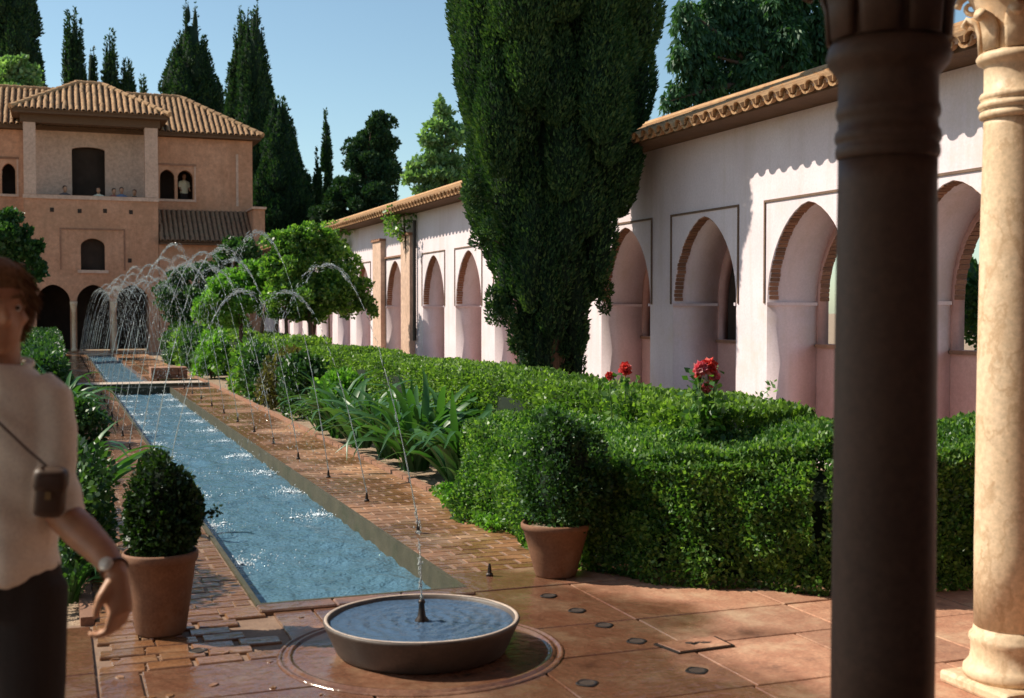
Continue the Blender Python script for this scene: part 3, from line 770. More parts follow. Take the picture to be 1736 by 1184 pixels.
# unseen portico roof over the columns, shaped for the shade it casts
pr = empty('portico_roof', (0, 0, 0)); tag(pr, 'portico roof out of view above the columns, shaped to cast shade', 'roof')
PRY = 4.02  # edge placed so its shadow covers the near column and most of the man
b = MB(); b.box(-6, 7.4, -2.8, PRY, 3.26, 3.34); b.build('ceiling_boards', M['plaster'], pr)  # ceiling made pale to bounce light down onto the man
b = MB(); b.box(3.3, 4.18, 3.72, 4.00, 3.0, 3.255); b.build('beam_end', M['wood'], pr)
for k in range(24):
    x = -5.8 + k*.56; b = MB(); b.box(x-.05, x+.05, -2.8, PRY-.05, 3.192, 3.258); b.build('ceiling_joist', M['wood'], pr)
b = MB(); b.box(-6, 7.4, -3.2, -2.9, 0, 3.2); tag(b.build('portico_back_wall', M['plaster']), 'plain wall out of view behind the portico, pale to bounce light', 'wall')  # unseen wall, kept pale for the light it bounces
# ================================================================== VEGETATION
def unit(a): return a / np.maximum(1e-9, np.linalg.norm(a, axis=-1, keepdims=True))
def leaf_quads(P, D, L, W, fold=.25, kite=.45):
    """rhombic leaves: base P, tip direction D (unit), length L, half width W (arrays or scalars)"""
    n = len(P); L = np.broadcast_to(L, n)[:, None]; W = np.broadcast_to(W, n)[:, None]
    s = unit(np.cross(D, rng.normal(size=(n, 3)))); nr = np.cross(s, D)
    mid = P + D*L*kite
    return np.stack([P, mid + s*W + nr*W*fold, P + D*L, mid - s*W + nr*W*fold], 1)
class Noise3:
    def __init__(s, f, k=14):
        s.k = rng.normal(size=(k, 3))*f; s.p = rng.uniform(0, 6.283, k)
    def __call__(s, P): return np.sin(P @ s.k.T + s.p).sum(1)/math.sqrt(len(s.p)/2)/1.6
LF = {
 'cypress': leaf('cypress_foliage', (.013,.034,.015), (.032,.078,.030), (.09,.15,.045), .22, .6, 1.1, .2),
 'cypress_far': leaf('dark_cypress_foliage', (.010,.030,.016), (.022,.060,.028), (.055,.105,.035), .18, .6, .25, .2),
 'box': leaf('box_hedge_leaves', (.022,.065,.016), (.065,.150,.036), (.22,.34,.085), .36, .42, 2.2, .4),
 'hedge': leaf('clipped_hedge_leaves', (.04,.085,.02), (.095,.175,.036), (.24,.35,.075), .36, .45, 1.6, .35),
 'dark': leaf('dark_shrub_leaves', (.014,.038,.014), (.032,.085,.026), (.08,.16,.04), .28, .42, 1.8, .4),
 'shade': leaf('shaded_box_leaves', (.008,.020,.008), (.018,.045,.015), (.045,.09,.025), .22, .45, 1.8, .3),  # near-black leaf copy with the potted bush's shade in its colour
 'bright': leaf('bright_shrub_leaves', (.05,.13,.02), (.11,.25,.04), (.22,.38,.08), .4, .45, 1.5, .4),
 'strap': leaf('strap_leaf', (.014,.05,.016), (.034,.105,.03), (.10,.21,.06), .28, .4, 2.5, .35),
 'orange': leaf('garden_tree_leaves', (.022,.065,.016), (.085,.19,.036), (.26,.40,.08), .38, .4, .9, .45),
 'russet': leaf('russet_shrub_leaves', (.05,.045,.022), (.10,.085,.035), (.17,.15,.06), .3, .5, 1.8, .35),
 'pale': leaf('pale_poplar_leaves', (.07,.13,.06), (.14,.24,.11), (.26,.38,.2), .4, .45, .5, .4),
 'weep': leaf('weeping_foliage', (.016,.048,.024), (.035,.095,.042), (.08,.17,.07), .28, .5, .6, .3),
}
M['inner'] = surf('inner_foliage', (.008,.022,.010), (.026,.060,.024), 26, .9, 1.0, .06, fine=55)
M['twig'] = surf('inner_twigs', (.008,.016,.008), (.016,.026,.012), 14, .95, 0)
def add_leaves(name, Q, mat, parent):
    o = link(name, quads(name, Q), mat, parent); return o

def prism_core(name, poly, z0, z1, inset, parent, mat='twig'):
    c = np.mean(np.array(poly), 0); b = MB(); n = len(poly)
    pts = []
    for p in poly:
        v = c - np.array(p); L = np.linalg.norm(v); pts.append(np.array(p) + v/L*min(inset*1.4, L*.8))
    b.add([(p[0], p[1], z0) for p in pts] + [(p[0], p[1], z1-inset) for p in pts], [tuple(range(n-1,-1,-1)), tuple(range(n, 2*n))] + [(i, (i+1) % n, n+(i+1) % n, n+i) for i in range(n)])
    return b.build(name, M[mat], parent)
def hedge(name, label, poly, h, dens, L, W, mat, cat='hedge', lump=.07, lf=2.2, z0=-.04, topfn=None, up=.5, sides=None, group=None, holes=None):
    """clipped hedge on a ccw footprint"""
    root = empty(name, (0, 0, 0)); tag(root, label, cat, group)
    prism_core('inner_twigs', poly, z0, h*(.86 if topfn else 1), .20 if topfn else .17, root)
    nz, nz2 = Noise3(lf), Noise3(lf*3.1)
    Ps, Ns = [], []
    A = np.array(poly); n = len(A)
    for i in range(n):
        if sides and i not in sides: continue
        a, b = A[i], A[(i+1) % n]; e = b-a; l = np.linalg.norm(e); m = int(l*h*dens)
        if m < 1: continue
        u = rng.uniform(0, 1, m); z = z0 + (h-z0)*rng.uniform(0, 1, m)**.9
        nn = np.array([e[1], -e[0], 0])/l
        P = np.column_stack([a[0]+e[0]*u, a[1]+e[1]*u, z]); Ps.append(P); Ns.append(np.tile(nn, (m, 1)))
    # top: triangle fan sampling
    c = A.mean(0); tri = [(c, A[i], A[(i+1) % n]) for i in range(n)]
    ar = np.array([abs(np.cross(t[1]-t[0], t[2]-t[0]))/2 for t in tri]); m = int(ar.sum()*dens)
    ti = rng.choice(n, m, p=ar/ar.sum()); u, v = rng.uniform(size=m), rng.uniform(size=m); f = u+v > 1; u[f], v[f] = 1-u[f], 1-v[f]
    T = np.array([[t[0], t[1], t[2]] for t in tri])[ti]
    xy = T[:, 0] + (T[:, 1]-T[:, 0])*u[:, None] + (T[:, 2]-T[:, 0])*v[:, None]
    Ps.append(np.column_stack([xy, np.full(m, h)])); Ns.append(np.tile([0, 0, 1.0], (m, 1)))
    P, N_ = np.concatenate(Ps), np.concatenate(Ns)
    depth = rng.exponential(.35, len(P)); depth = np.minimum(depth, 2.2)
    d = lump*(nz(P) + .45*nz2(P)) - depth*L*1.1
    P = P + N_*d[:, None] + rng.normal(0, L*.25, P.shape)
    if holes:      # thin patches where the shears cut back to the twigs
        k = Noise3(lf*3.2)(P) < holes + rng.normal(0, .25, len(P)); P, N_ = P[k], N_[k]
    if topfn: P[:, 2] *= topfn(P)
    D = unit(N_*.6 + rng.normal(0, .75, P.shape) + np.array([0, 0, up]))
    s = rng.uniform(.65, 1.25, len(P))
    add_leaves('foliage', leaf_quads(P, D, L*s, W*s), LF[mat], root)
    return root
def blob_leaves(C, RAD, n, L, W, up=.35, out=.8, shell=.6, droop=0.0):
    """leaves through a set of ellipsoidal clumps; C (k,3), RAD (k,3)"""
    k = len(C); vol = RAD[:, 0]*RAD[:, 1] + RAD[:, 0]*RAD[:, 2]; i = rng.choice(k, n, p=vol/vol.sum())
    d = unit(rng.normal(size=(n, 3))); r = 1 - rng.beta(1.0, 2.2, n)*shell
    P = C[i] + d*RAD[i]*r[:, None]
    N_ = unit(d/RAD[i])
    D = unit(N_*out + rng.normal(0, .55, (n, 3)) + np.array([0, 0, up - droop]))
    s = rng.uniform(.6, 1.3, n)
    return leaf_quads(P, D, L*s, W*s)
def shrub(name, label, x, y, rx, ry, h, n, L, W, mat, k=22, cat='shrub', group=None, z0=0.0, stems=5, base=.12):
    root = empty(name, (x, y, z0)); tag(root, label, cat, group)
    a = rng.uniform(0, 6.283, k); rr = np.sqrt(rng.uniform(0, 1, k))*.72; zz = rng.uniform(base, 1, k)
    env = np.sqrt(np.clip(1 - ((zz-.45)/.62)**2, .12, 1))
    C = np.column_stack([np.cos(a)*rr*rx*env, np.sin(a)*rr*ry*env, h*zz*.82])
    q = rng.uniform(.28, .46, (k, 1)); RAD = np.column_stack([np.full(k, rx), np.full(k, ry), np.full(k, h*.55)])*q
    add_leaves('foliage', blob_leaves(C, RAD, n, L, W), LF[mat], root)
    b = MB()
    for s in range(stems):
        j = rng.integers(k); b.tube([(0, 0, -.05), tuple(C[j]*.45 + np.array([0, 0, .02])), tuple(C[j])], [.018, .013, .006], 6)
    b.build('stems', M['bark'], root, True)
    return root
def cypress(name, label, x, y, H, prof, mat='cypress_far', np_=120, n=9000, L=.17, W=.045, z0=0.0, crown0=.04, pl=.16, pr=.34, rough=.12, group=None, ls=1.0, core=.7, jag=0.0):
    """columnar cypress: a core of wood and many upright plumes. prof: list of (t, radius)"""
    root = empty(name, (x, y, z0)); tag(root, label, 'cypress tree', group)
    T, Rr = zip(*prof); T, Rr = np.array(T), np.array(Rr)
    b = MB(); b.tube([(0, 0, -.2), (.03, 0, H*.3), (0, .02, H*.92)], [max(.06, max(Rr)*.15), max(.05, max(Rr)*.11), .02], 9); b.build('trunk', M['bark'], root, True)
    t = rng.uniform(0, 1, np_*6); w = np.interp(crown0+(1-crown0)*t, T, Rr); keep = rng.uniform(0, max(Rr), len(t)) < w + .12*max(Rr); t = t[keep][:np_]
    t = crown0 + (1-crown0)*t; th = rng.uniform(0, 6.283, len(t)); r = np.interp(t, T, Rr)
    rad = r*rng.uniform(.62-.22*jag, .92+.10*jag, len(t))
    ph = H*pl*rng.uniform(.6, 1.3, len(t)); pw = np.maximum(r, .25*max(Rr))*pr*rng.uniform(.7, 1.25, len(t))
    C = np.column_stack([np.cos(th)*rad, np.sin(th)*rad, t*H - ph*.3])
    n_want = n; n = int(n*2.6)
    # keep plume tips inside the outline
    tipz = np.clip((C[:, 2] + ph)/H, 0, 1); over = np.maximum(0, C[:, 2] + ph - H*(1 + .01*rng.normal(size=len(t)))); C[:, 2] -= over
    mid = np.clip((C[:, 2] + ph*.35)/H, 0, 1); lim = np.interp(mid, T, Rr)
    pw = np.minimum(pw, np.maximum(lim*.55, .035*max(Rr) + .02)); f = np.minimum(1, np.maximum(lim - pw*.8, .02)*(1 + rough*rng.normal(size=len(t)))/np.maximum(1e-3, np.hypot(C[:, 0], C[:, 1]))); C[:, 0] *= f; C[:, 1] *= f
    cb = MB()      # the dense inner growth of every plume
    for c_, w_, h_ in zip(C, pw, ph):
        cb.add([(c_[0] + w_*core*r2*math.cos(q2), c_[1] + w_*core*r2*math.sin(q2), c_[2] + h_*z2) for z2, r2 in ((-.47, .05), (-.34, .68), (-.08, .97), (.22, .86), (.52, .58), (.90, .04)) for q2 in np.arange(7)*.8976],
               [(i2*7+j, i2*7+(j+1) % 7, (i2+1)*7+(j+1) % 7, (i2+1)*7+j) for i2 in range(5) for j in range(7)])
    zz = np.linspace(crown0+.03, .93, 12); cb.lathe([(max(.01, np.interp(z2, T, Rr)*core*.62), z2*H) for z2 in zz], 10)
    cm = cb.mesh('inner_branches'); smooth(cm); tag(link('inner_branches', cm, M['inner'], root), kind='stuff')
    wt = (pw*ph)*np.maximum(.25, np.hypot(C[:, 0], C[:, 1])/max(Rr)); i = rng.choice(len(t), n, p=wt/wt.sum())
    q = rng.uniform(-.5, 1, n); rq = np.where(q < 0, np.sqrt(np.clip(1-(q/.5)**2, 0, 1)), np.clip(1-q, 0, 1)**.62)
    a = rng.uniform(0, 6.283, n)
    # most sprays sit on the outward side
    oa = np.arctan2(C[i, 1], C[i, 0]); far_in = np.cos(a - oa) < -.25; a = np.where(far_in & (rng.uniform(size=n) < .7), oa + rng.normal(0, .8, n), a)
    rr = (1 - rng.beta(1, 3, n)*.32 + .05*rng.normal(size=n))*rq
    P = C[i] + np.column_stack([np.cos(a)*rr*pw[i], np.sin(a)*rr*pw[i], q*ph[i]])
    # drop sprays buried inside a neighbouring plume
    ok = np.ones(n, bool)
    for j in range(len(t)):
        dq = (P[:, 2]-C[j, 2])/ph[j]; rj = np.where(dq < 0, np.sqrt(np.clip(1-(dq/.5)**2, 0, 1)), np.clip(1-dq, 0, 1)**.62)*pw[j]*.80
        ok &= ~((np.hypot(P[:, 0]-C[j, 0], P[:, 1]-C[j, 1]) < rj) & (i != j))
    P, a = P[ok][:n_want], a[ok][:n_want]; n = len(P)
    O = np.column_stack([np.cos(a), np.sin(a), np.zeros(n)])
    D = unit(O*.45 + unit(P*np.array([1, 1, 0]))*.35 + rng.normal(0, .35, (n, 3)) + np.array([0, 0, .95]))
    s = rng.uniform(.6, 1.35, n)*ls
    add_leaves('crown', leaf_quads(P, D, L*s, W*s, .3, .35), LF[mat], root)
    return root
def tree(name, label, x, y, trunk, clumps, n, L, W, mat, z0=0.0, cat='tree', group=None, droop=0.0, up=.35, limbs=True, shell=.6):
    """trunk: list of (points, radii); clumps: (k,6) centre + radii, local"""
    root = empty(name, (x, y, z0)); tag(root, label, cat, group)
    for pts, rad in trunk:
        b = MB(); b.tube(pts, rad, 9); b.build('trunk', M['bark'], root, True)
    K = np.array(clumps, float); C, RAD = K[:, :3], K[:, 3:]
    if limbs:
        b = MB(); top = Vector(trunk[0][0][-1])
        for c in C[::max(1, len(C)//12)]:
            m = (top + Vector(c))/2 + Vector((0, 0, .08)); b.tube([top - Vector((0, 0, .1)), m, Vector(c)], [trunk[0][1][-1]*.7, trunk[0][1][-1]*.45, .01], 6)
        b.build('limbs', M['bark'], root, True)
    add_leaves('crown', blob_leaves(C, RAD, n, L, W, up=up, droop=droop, shell=shell), LF[mat], root)
    return root
def clump_cloud(k, cx, cz, rx, ry, rz, q0=.25, q1=.42, flat=.8, cy=0.0, bottom=None):
    d = unit(rng.normal(size=(k, 3)))*rng.uniform(.35, .8, (k, 1)); C = d*np.array([rx, ry, rz]) + np.array([cx, cy, cz])
    if bottom is not None: C[:, 2] = np.maximum(C[:, 2], bottom)
    q = rng.uniform(q0, q1, (k, 1)); return np.column_stack([C, np.array([[rx, ry, rz*flat]])*q])

# ---- the big cypress beside the arcade
bigH = 10.5
cypress('cypress_tree', 'huge dark cypress with ragged skirt standing before the white arcade', 6.18, 14.9, bigH,
        [(0, .1), (.085, .16), (.11, .34), (.17, .46), (.25, .66), (.33, .95), (.42, 1.20), (.55, 1.33), (.68, 1.25), (.82, .95), (.93, .5), (1, .06)],
        'cypress', np_=230, n=260000, L=.060, W=.0125, crown0=.085, pl=.125, pr=.27, rough=.13, core=.80, jag=.55)
# ragged lower sprays
big = [o for o in bpy.data.objects if o.get('label', '').startswith('huge dark cypress')][0]
for px_, py_, rr_, hh_, k_, nn in ((1012, 490, .17, .20, 5, 1500), (985, 560, .13, .18, 5, 1400), (960, 592, .13, .14, 5, 1300), (850, 520, .13, .26, 5, 1500), (880, 575, .14, .22, 5, 1500), (905, 612, .14, .14, 5, 1200), (1035, 345, .12, .12, 4, 900), (832, 405, .16, .2, 5, 1400), (1015, 430, .16, .22, 5, 1400), (800, 330, .14, .24, 5, 1300)):
    v = on_y(px_, py_, 14.75) - Vector((6.18, 14.9, 0)); C = np.array(v) + rng.normal(0, 1, (k_, 3))*np.array([rr_, rr_, hh_])*.6
    RAD = np.column_stack([np.full(k_, rr_*.5), np.full(k_, rr_*.5), np.full(k_, hh_*.6)])
    add_leaves('side_spray', blob_leaves(C, RAD, nn, .06, .0125, up=.7), LF['cypress'], big)
    b = MB(); b.tube([(0, 0, max(.3, v.z-.5)), (v.x*.6, v.y*.6, v.z-.15), (v.x, v.y, v.z)], [.03, .02, .006], 6); b.build('branch', M['bark'], big, True)
# ---- cypresses behind the palace: (tip px, tip py, base half-width px, distance, plumpness)
def cyp_px(label, px, py, hw, ybase, Y, prof, group='cypresses behind the palace', **k):
    k.setdefault('core', .86)
    top = on_y(px, py, Y); m = on_y(px+hw, py, Y).x - top.x; H = top.z
    P = [(t, r*m) for t, r in prof]
    if max(r for t, r in P) < .9: k['np_'] = 80; k['pr'] = .55
    return cypress('cypress_tree', label, top.x, Y, H, P, **k)
cone = lambda: [(0, .8), (.25, 1.0), (.55, .9), (.7, .72), (.82, .46), (.92, .22), (1, .02)]
slim = lambda: [(0, .7), (.3, 1), (.6, .95), (.8, .7), (.92, .38), (1, .03)]
cyp_px('tall dark cypress rising behind the low end of the palace ridge', 125, 22, 30, 150, 66, [(0, 1.0), (.4, 1.15), (.6, 1.0), (.75, .8), (.88, .5), (.96, .22), (1, .03)], n=18000)
cyp_px('needle thin cypress tip beside the tall one behind the palace roof', 154, 57, 17, 150, 67, [(0, 1.0), (.4, 1.2), (.7, .9), (.86, .6), (.95, .25), (1, .02)], n=10000, pl=.1)
cyp_px('pointed middle cypress of the row behind the tiled palace ridge', 186, 55, 24, 150, 66, [(0, 1.1), (.4, 1.3), (.68, 1.05), (.84, .62), (.94, .3), (1, .03)], n=14000)
cyp_px('short rounded cypress at the end of the row behind the roof', 216, 106, 20, 150, 66, [(0, 1.0), (.4, 1.2), (.75, 1.0), (.9, .6), (1, .05)], n=10000)
cyp_px('smallest lone cypress tip showing above the tiled palace ridge', 242, 116, 12, 160, 68, [(0, 1.1), (.4, 1.2), (.75, .9), (.9, .5), (1, .03)], n=8000, pl=.1)
cyp_px('broad pyramid shaped cypress with a narrow crown behind the palace roof', 324, 6, 56, 170, 68, [(0, 1.0), (.5, 1.1), (.66, 1.05), (.76, .9), (.83, .62), (.90, .36), (.955, .28), (.985, .16), (1, .03)], n=30000, np_=240, pl=.07, rough=.16)
cyp_px('tall cypress with the sharper of two joined tips beside the roof end', 413, 8, 29, 250, 64, [(0, 1.1), (.4, 1.3), (.68, 1.15), (.84, .7), (.94, .34), (1, .03)], n=24000, pl=.08, np_=200)
cyp_px('tall cypress with a blunter tip joined to its sharper twin', 432, 10, 26, 250, 63, [(0, 1.3), (.4, 1.6), (.62, 1.45), (.78, 1.1), (.9, .72), (.97, .5), (1, .15)], n=26000, pl=.08, np_=200, rough=.16)
cyp_px('wide shouldered cypress sloping down toward the garden tree', 474, 166, 47, 300, 60, [(0, 1.15), (.35, 1.15), (.6, .95), (.76, .72), (.88, .48), (.96, .25), (1, .05)], n=28000, pl=.09, np_=220)
cyp_px('low dark cypress mass at the foot of the wide one', 508, 290, 32, 400, 61, [(0, 1.2), (.5, 1.15), (.8, .95), (.94, .6), (1, .2)], n=14000, pl=.1)
cyp_px('shorter of the two pencil thin cypresses above the arcade roof', 538, 257, 9, 400, 62, slim(), n=8000, pl=.08)
cyp_px('taller of the two pencil thin cypresses above the arcade roof', 553, 187, 10, 400, 63, slim(), n=11000, pl=.06, rough=.08)
# left edge, very dark and ragged
cyp_px('massive ragged cypress rising beyond the palace wing at the frame edge', 20, -150, 52, 150, 64, [(0, 1.0), (.4, 1.05), (.6, 1.0), (.8, .85), (.92, .6), (1, .1)], n=30000, pl=.07, np_=240, rough=.2)
# round-headed cypress between thin ones and the arcade
q = on_y(628, 182, 58)
def off(px, py, Y, x0): v = on_y(px, py, Y); return (v.x-x0, 0, v.z)
SPLIT = 13
def px_tree(name, label, pxs, Y, base_px, n, L, W, mat, cat='tree', **k):
    """clumps listed as (px, py, half-width px, half-height px)"""
    bx = on_y(base_px, 500, Y).x; cl = []
    for px, py, a, b_ in pxs:
        c = on_y(px, py, Y); m = abs(on_y(px+100, py, Y).x - c.x)/100; mz = abs(on_y(px, py+100, Y).z - c.z)/100
        cl.append((c.x-bx, rng.uniform(-.6, .6)*a*m, c.z, a*m, a*m, b_*mz))
    zt = min(c[2] for c in cl)
    sub = []                # break every clump into smaller sprays so the crown has gaps
    for c in cl:
        for _ in range(k.pop('split', None) or SPLIT):
            d = rng.normal(size=3); d /= np.linalg.norm(d); q = rng.uniform(.35, .95)
            sub.append((c[0]+d[0]*c[3]*q, c[1]+d[1]*c[4]*q, c[2]+d[2]*c[5]*q, c[3]*rng.uniform(.28, .52), c[4]*rng.uniform(.28, .52), c[5]*rng.uniform(.24, .48)))
    cl = sub
    k.setdefault('group', None); tr = k.pop('tr', [.22, .17, .10])
    return tree(name, label, bx, Y, [([(0, 0, -.2), (.05, 0, zt*.6), (0, 0, zt+.6)], tr)], cl, n, L, W, mat, cat=cat, **k)
px_tree('cypress_tree', 'round headed bushy cypress with holes of sky beside the arcade roof', [(630, 208, 20, 22), (648, 218, 20, 22), (620, 240, 25, 25), (650, 250, 25, 28), (605, 280, 28, 28), (640, 290, 34, 32), (585, 320, 30, 28), (620, 340, 40, 32), (655, 330, 22, 30), (575, 365, 34, 34), (610, 385, 40, 30), (650, 375, 26, 30), (597, 262, 14, 14), (664, 275, 12, 14), (566, 345, 18, 18)], 57, 615, 42000, .17, .055, 'cypress_far', cat='cypress tree', up=.7)
px_tree('poplar_tree', 'feathery pale green tree behind the arcade roof beside the big cypress', [(748, 178, 9, 16), (757, 205, 20, 20), (738, 222, 18, 16), (770, 232, 18, 18), (722, 238, 14, 10), (750, 250, 26, 18), (728, 270, 24, 14), (765, 280, 24, 24), (700, 284, 12, 8), (712, 302, 24, 10), (745, 300, 28, 18), (690, 308, 10, 5), (775, 310, 20, 20), (735, 330, 30, 16)], 38, 755, 9000, .16, .055, 'pale', up=.6)
px_tree('weeping_tree', 'weeping tree with hanging strands behind the arcade eave', [(1160, 30, 16, 45), (1185, 70, 20, 60), (1215, 50, 30, 70), (1150, 95, 14, 28), (1145, 150, 10, 42), (1170, 140, 16, 45), (1200, 150, 24, 45), (1240, 130, 30, 55), (1280, 60, 36, 80), (1275, 130, 30, 55), (1320, 60, 36, 80), (1330, 120, 34, 55), (1370, 70, 34, 90), (1250, 20, 40, 60), (1330, 0, 50, 60), (1400, 60, 30, 80), (1440, 60, 40, 80), (1128, 175, 5, 22)], 21, 1300, 34000, .17, .028, 'weep', droop=1.5, up=0)
px_tree('broadleaf_tree', 'small light green tree behind the palace wing beside the ragged cypress', [(30, 112, 22, 14), (45, 130, 24, 22), (12, 135, 20, 24), (30, 155, 34, 24)], 58, 30, 3500, .22, .08, 'pale')
px_tree('broadleaf_tree', 'dark spreading tree in the shade before the palace wing', [(18, 372, 20, 14), (10, 398, 26, 22), (34, 408, 24, 20), (48, 424, 20, 14), (66, 416, 8, 9), (22, 430, 30, 16), (60, 456, 18, 14), (50, 470, 16, 10), (-20, 420, 30, 40)], 43, 15, 8000, .16, .06, 'dark')
# trees beyond the arcade seen through its open arches
for i, (x, y, h) in enumerate(((17.5, 19.0, 3.3), (14.5, 13.2, 2.9), (17.0, 15.5, 3.1), (15.5, 10.2, 3.0))):
    tree('garden_tree', ['leafy tree filling the open arch behind the pale column', 'lower leafy tree beyond the arcade back wall', 'dense tree standing in the valley beyond the arcade', 'bushy tree beyond the arcade behind the dark column'][i], x, y,
         [([(0, 0, -.2), (.05, 0, 1.0), (0, 0, 1.6)], [.14, .11, .08])], clump_cloud(20, 0, h*.55, 1.6, 1.6, h*.5), 6500, .13, .05, 'dark', group='trees beyond the arcade')

# ---- hedges and garden beds, right of the canal
near_poly = [(2.98, 8.0), (2.98, 6.98), (3.35, 6.30), (3.95, 5.66), (4.6, 5.52), (6.6, 5.50), (6.6, 6.85), (4.1, 7.0), (3.95, 9.55), (3.12, 9.45)]
hedge('boxwood_hedge', 'loose bright green hedge behind the right hand flower pot and dark column', near_poly, .80, 11500, .033, .0110, 'box', lump=.085, lf=3.0, holes=1.7, topfn=lambda P: .86 + .14*np.clip((P[:, 0]-3.3)/1.0, 0, 1))
hedge('clipped_hedge', 'long low clipped hedge running before the arcade wall', [(3.98, 7.0), (4.75, 6.86), (4.75, 22.0), (3.98, 22.0)], .93, 4300, .043, .0150, 'hedge', lump=.045, lf=2.4, holes=1.8)
hedge('clipped_hedge', 'far stretch of clipped hedge under the garden trees', [(4.05, 22.05), (4.75, 22.05), (4.75, 44), (4.05, 44)], 1.0, 750, .09, .032, 'hedge', lump=.05, lf=1.6)
hedge('clipped_hedge', 'shaded hedge along the opposite bed behind the standing man', [(-1.0, 19.0), (.02, 19.0), (.02, 45), (-1.0, 45)], .85, 700, .09, .032, 'dark', lump=.08, lf=1.6)
# low leaves spilling on the kerb
GCL = ["creeping plant on the bed edge closest to the strap leaved clumps", "second creeping plant along the bed edge beside the loose hedge", "third creeping plant along the bed edge toward the flower pot", "creeping plant on the bed edge nearest the flower pot"]
for i, (x, y) in enumerate(((3.10, 9.75), (3.05, 9.3), (3.02, 8.8), (2.99, 8.3))):
    shrub('ground_cover', GCL[i], x, y, .16, .26, .13, 900, .035, .013, 'bright', k=12, cat='ground cover', group='creeping plants on the bed edge', stems=2)
sh = [  # x, y, rx, ry, h, mat, label
 (3.62, 16.4, .48, .62, .80, 'bright', 'fresh light green shrub behind the strap leaved plants'),
 (3.50, 18.2, .45, .65, .95, 'dark', 'dark upright shrub just beyond the light green shrub'),
 (3.55, 19.9, .48, .75, 1.0, 'russet', 'reddish brown shrub in the bed under the jets'),
 (3.50, 21.7, .48, .80, .95, 'dark', 'dark shrub between the reddish shrub and the pedestal'),
 (3.50, 23.6, .48, .80, 1.05, 'orange', 'mid green shrub beside the brick pedestal'),
 (3.45, 29.5, .50, .9, 1.1, 'bright', 'bright leafy shrub just beyond the canal crossing'),
 (3.45, 32.0, .50, .9, 1.15, 'dark', 'dark shrub second beyond the canal crossing'),
 (3.45, 34.8, .50, 1.0, 1.2, 'orange', 'mid green shrub third beyond the canal crossing'),
 (3.45, 38.0, .50, 1.2, 1.2, 'dark', 'last dark shrub of the bed toward the palace'),
]
for x, y, rx, ry, h, mt_, lb in sh:
    f = 1 + (y-16)/30
    shrub('leafy_shrub', lb, x, y, rx, ry, h, int(4600/f), .075*f, .027*f, mt_, k=26, group='shrubs in the canal bed')
shrub('leafy_shrub', 'tall shaded bush beside the tree on the far bed', 4.6, 34.5, .9, 1.4, 1.9, 5000, .13, .05, 'dark', k=26)
# ---- garden trees
px_tree('garden_tree', 'rounded umbrella tree with slender trunks before the far arcade', [(470, 420, 34, 22), (510, 405, 40, 20), (545, 408, 34, 20), (480, 450, 40, 26), (530, 440, 44, 30), (575, 445, 34, 30), (600, 485, 32, 28), (560, 490, 44, 34), (510, 490, 44, 36), (465, 485, 34, 34), (620, 520, 16, 20), (585, 522, 30, 18), (540, 530, 34, 16), (490, 528, 34, 20), (455, 455, 22, 22), (525, 385, 14, 12), (500, 395, 18, 10)], 26.5, 523, 30000, .085, .032, 'orange', up=.45, tr=[.08, .06, .045])
tr = [o for o in bpy.data.objects if o.name.startswith('garden_tree') and o.get('label', '').startswith('rounded')][0]
for dx, tx in ((-.72, -.6), (-.45, -.5), (.12, .25), (-1.05, -.9)):
    b = MB(); b.tube([(dx, .2, -.1), (dx*.98, .2, .9), (tx, .1, 1.9)], [.06, .045, .03], 7); b.build('stem', M['bark'], tr, True)
px_tree('garden_tree', 'small light green tree dripping under the canal jets', [(400, 470, 30, 16), (430, 480, 30, 20), (375, 490, 30, 22), (410, 510, 36, 24), (360, 515, 28, 22), (440, 520, 28, 22), (390, 540, 40, 20), (345, 530, 18, 16), (425, 455, 22, 12)], 27.5, 405, 14000, .085, .032, 'bright', up=.4, tr=[.06, .05, .04])
px_tree('garden_tree', 'dark leafy tree arching above the canal jets by the annex', [(405, 420, 26, 16), (385, 440, 24, 18), (425, 440, 26, 20), (360, 460, 24, 18), (330, 465, 24, 16), (300, 480, 22, 16), (340, 500, 30, 20), (280, 505, 24, 20), (310, 530, 30, 22)], 35, 380, 14000, .11, .042, 'dark', up=.4)
# climbing plants on the far eave
def vine(label, y0, y1, zt, hang, n, mat):
    root = empty('climbing_vine', (0, 0, 0)); tag(root, label, 'climbing plant')
    b = MB(); b.tube([(XW-.05, (y0+y1)/2, 0), (XW-.06, (y0+y1)/2+.1, 2.0), (XW-.2, (y0+y1)/2, zt)], [.03, .025, .02], 6); b.build('stem', M['bark'], root, True)
    k = max(8, int((y1-y0)*7)); ys = rng.uniform(y0, y1, k); zs_ = zt - rng.exponential(.35, k)*hang
    C = np.column_stack([np.full(k, XW-.28) + rng.normal(0, .12, k), ys, zs_]); RAD = np.column_stack([np.full(k, .16), np.full(k, .22), np.full(k, .2)])
    add_leaves('leaves', blob_leaves(C, RAD, n, .085, .032, droop=.6), LF[mat], root)
vine('dark creeper hanging thickly under the far end of the arcade eave', 32.0, 38.5, 3.95, 1.0, 4200, 'orange')
vine('thin creeper hanging from the eave above the central pilaster', 26.2, 27.0, 3.85, .9, 500, 'orange')

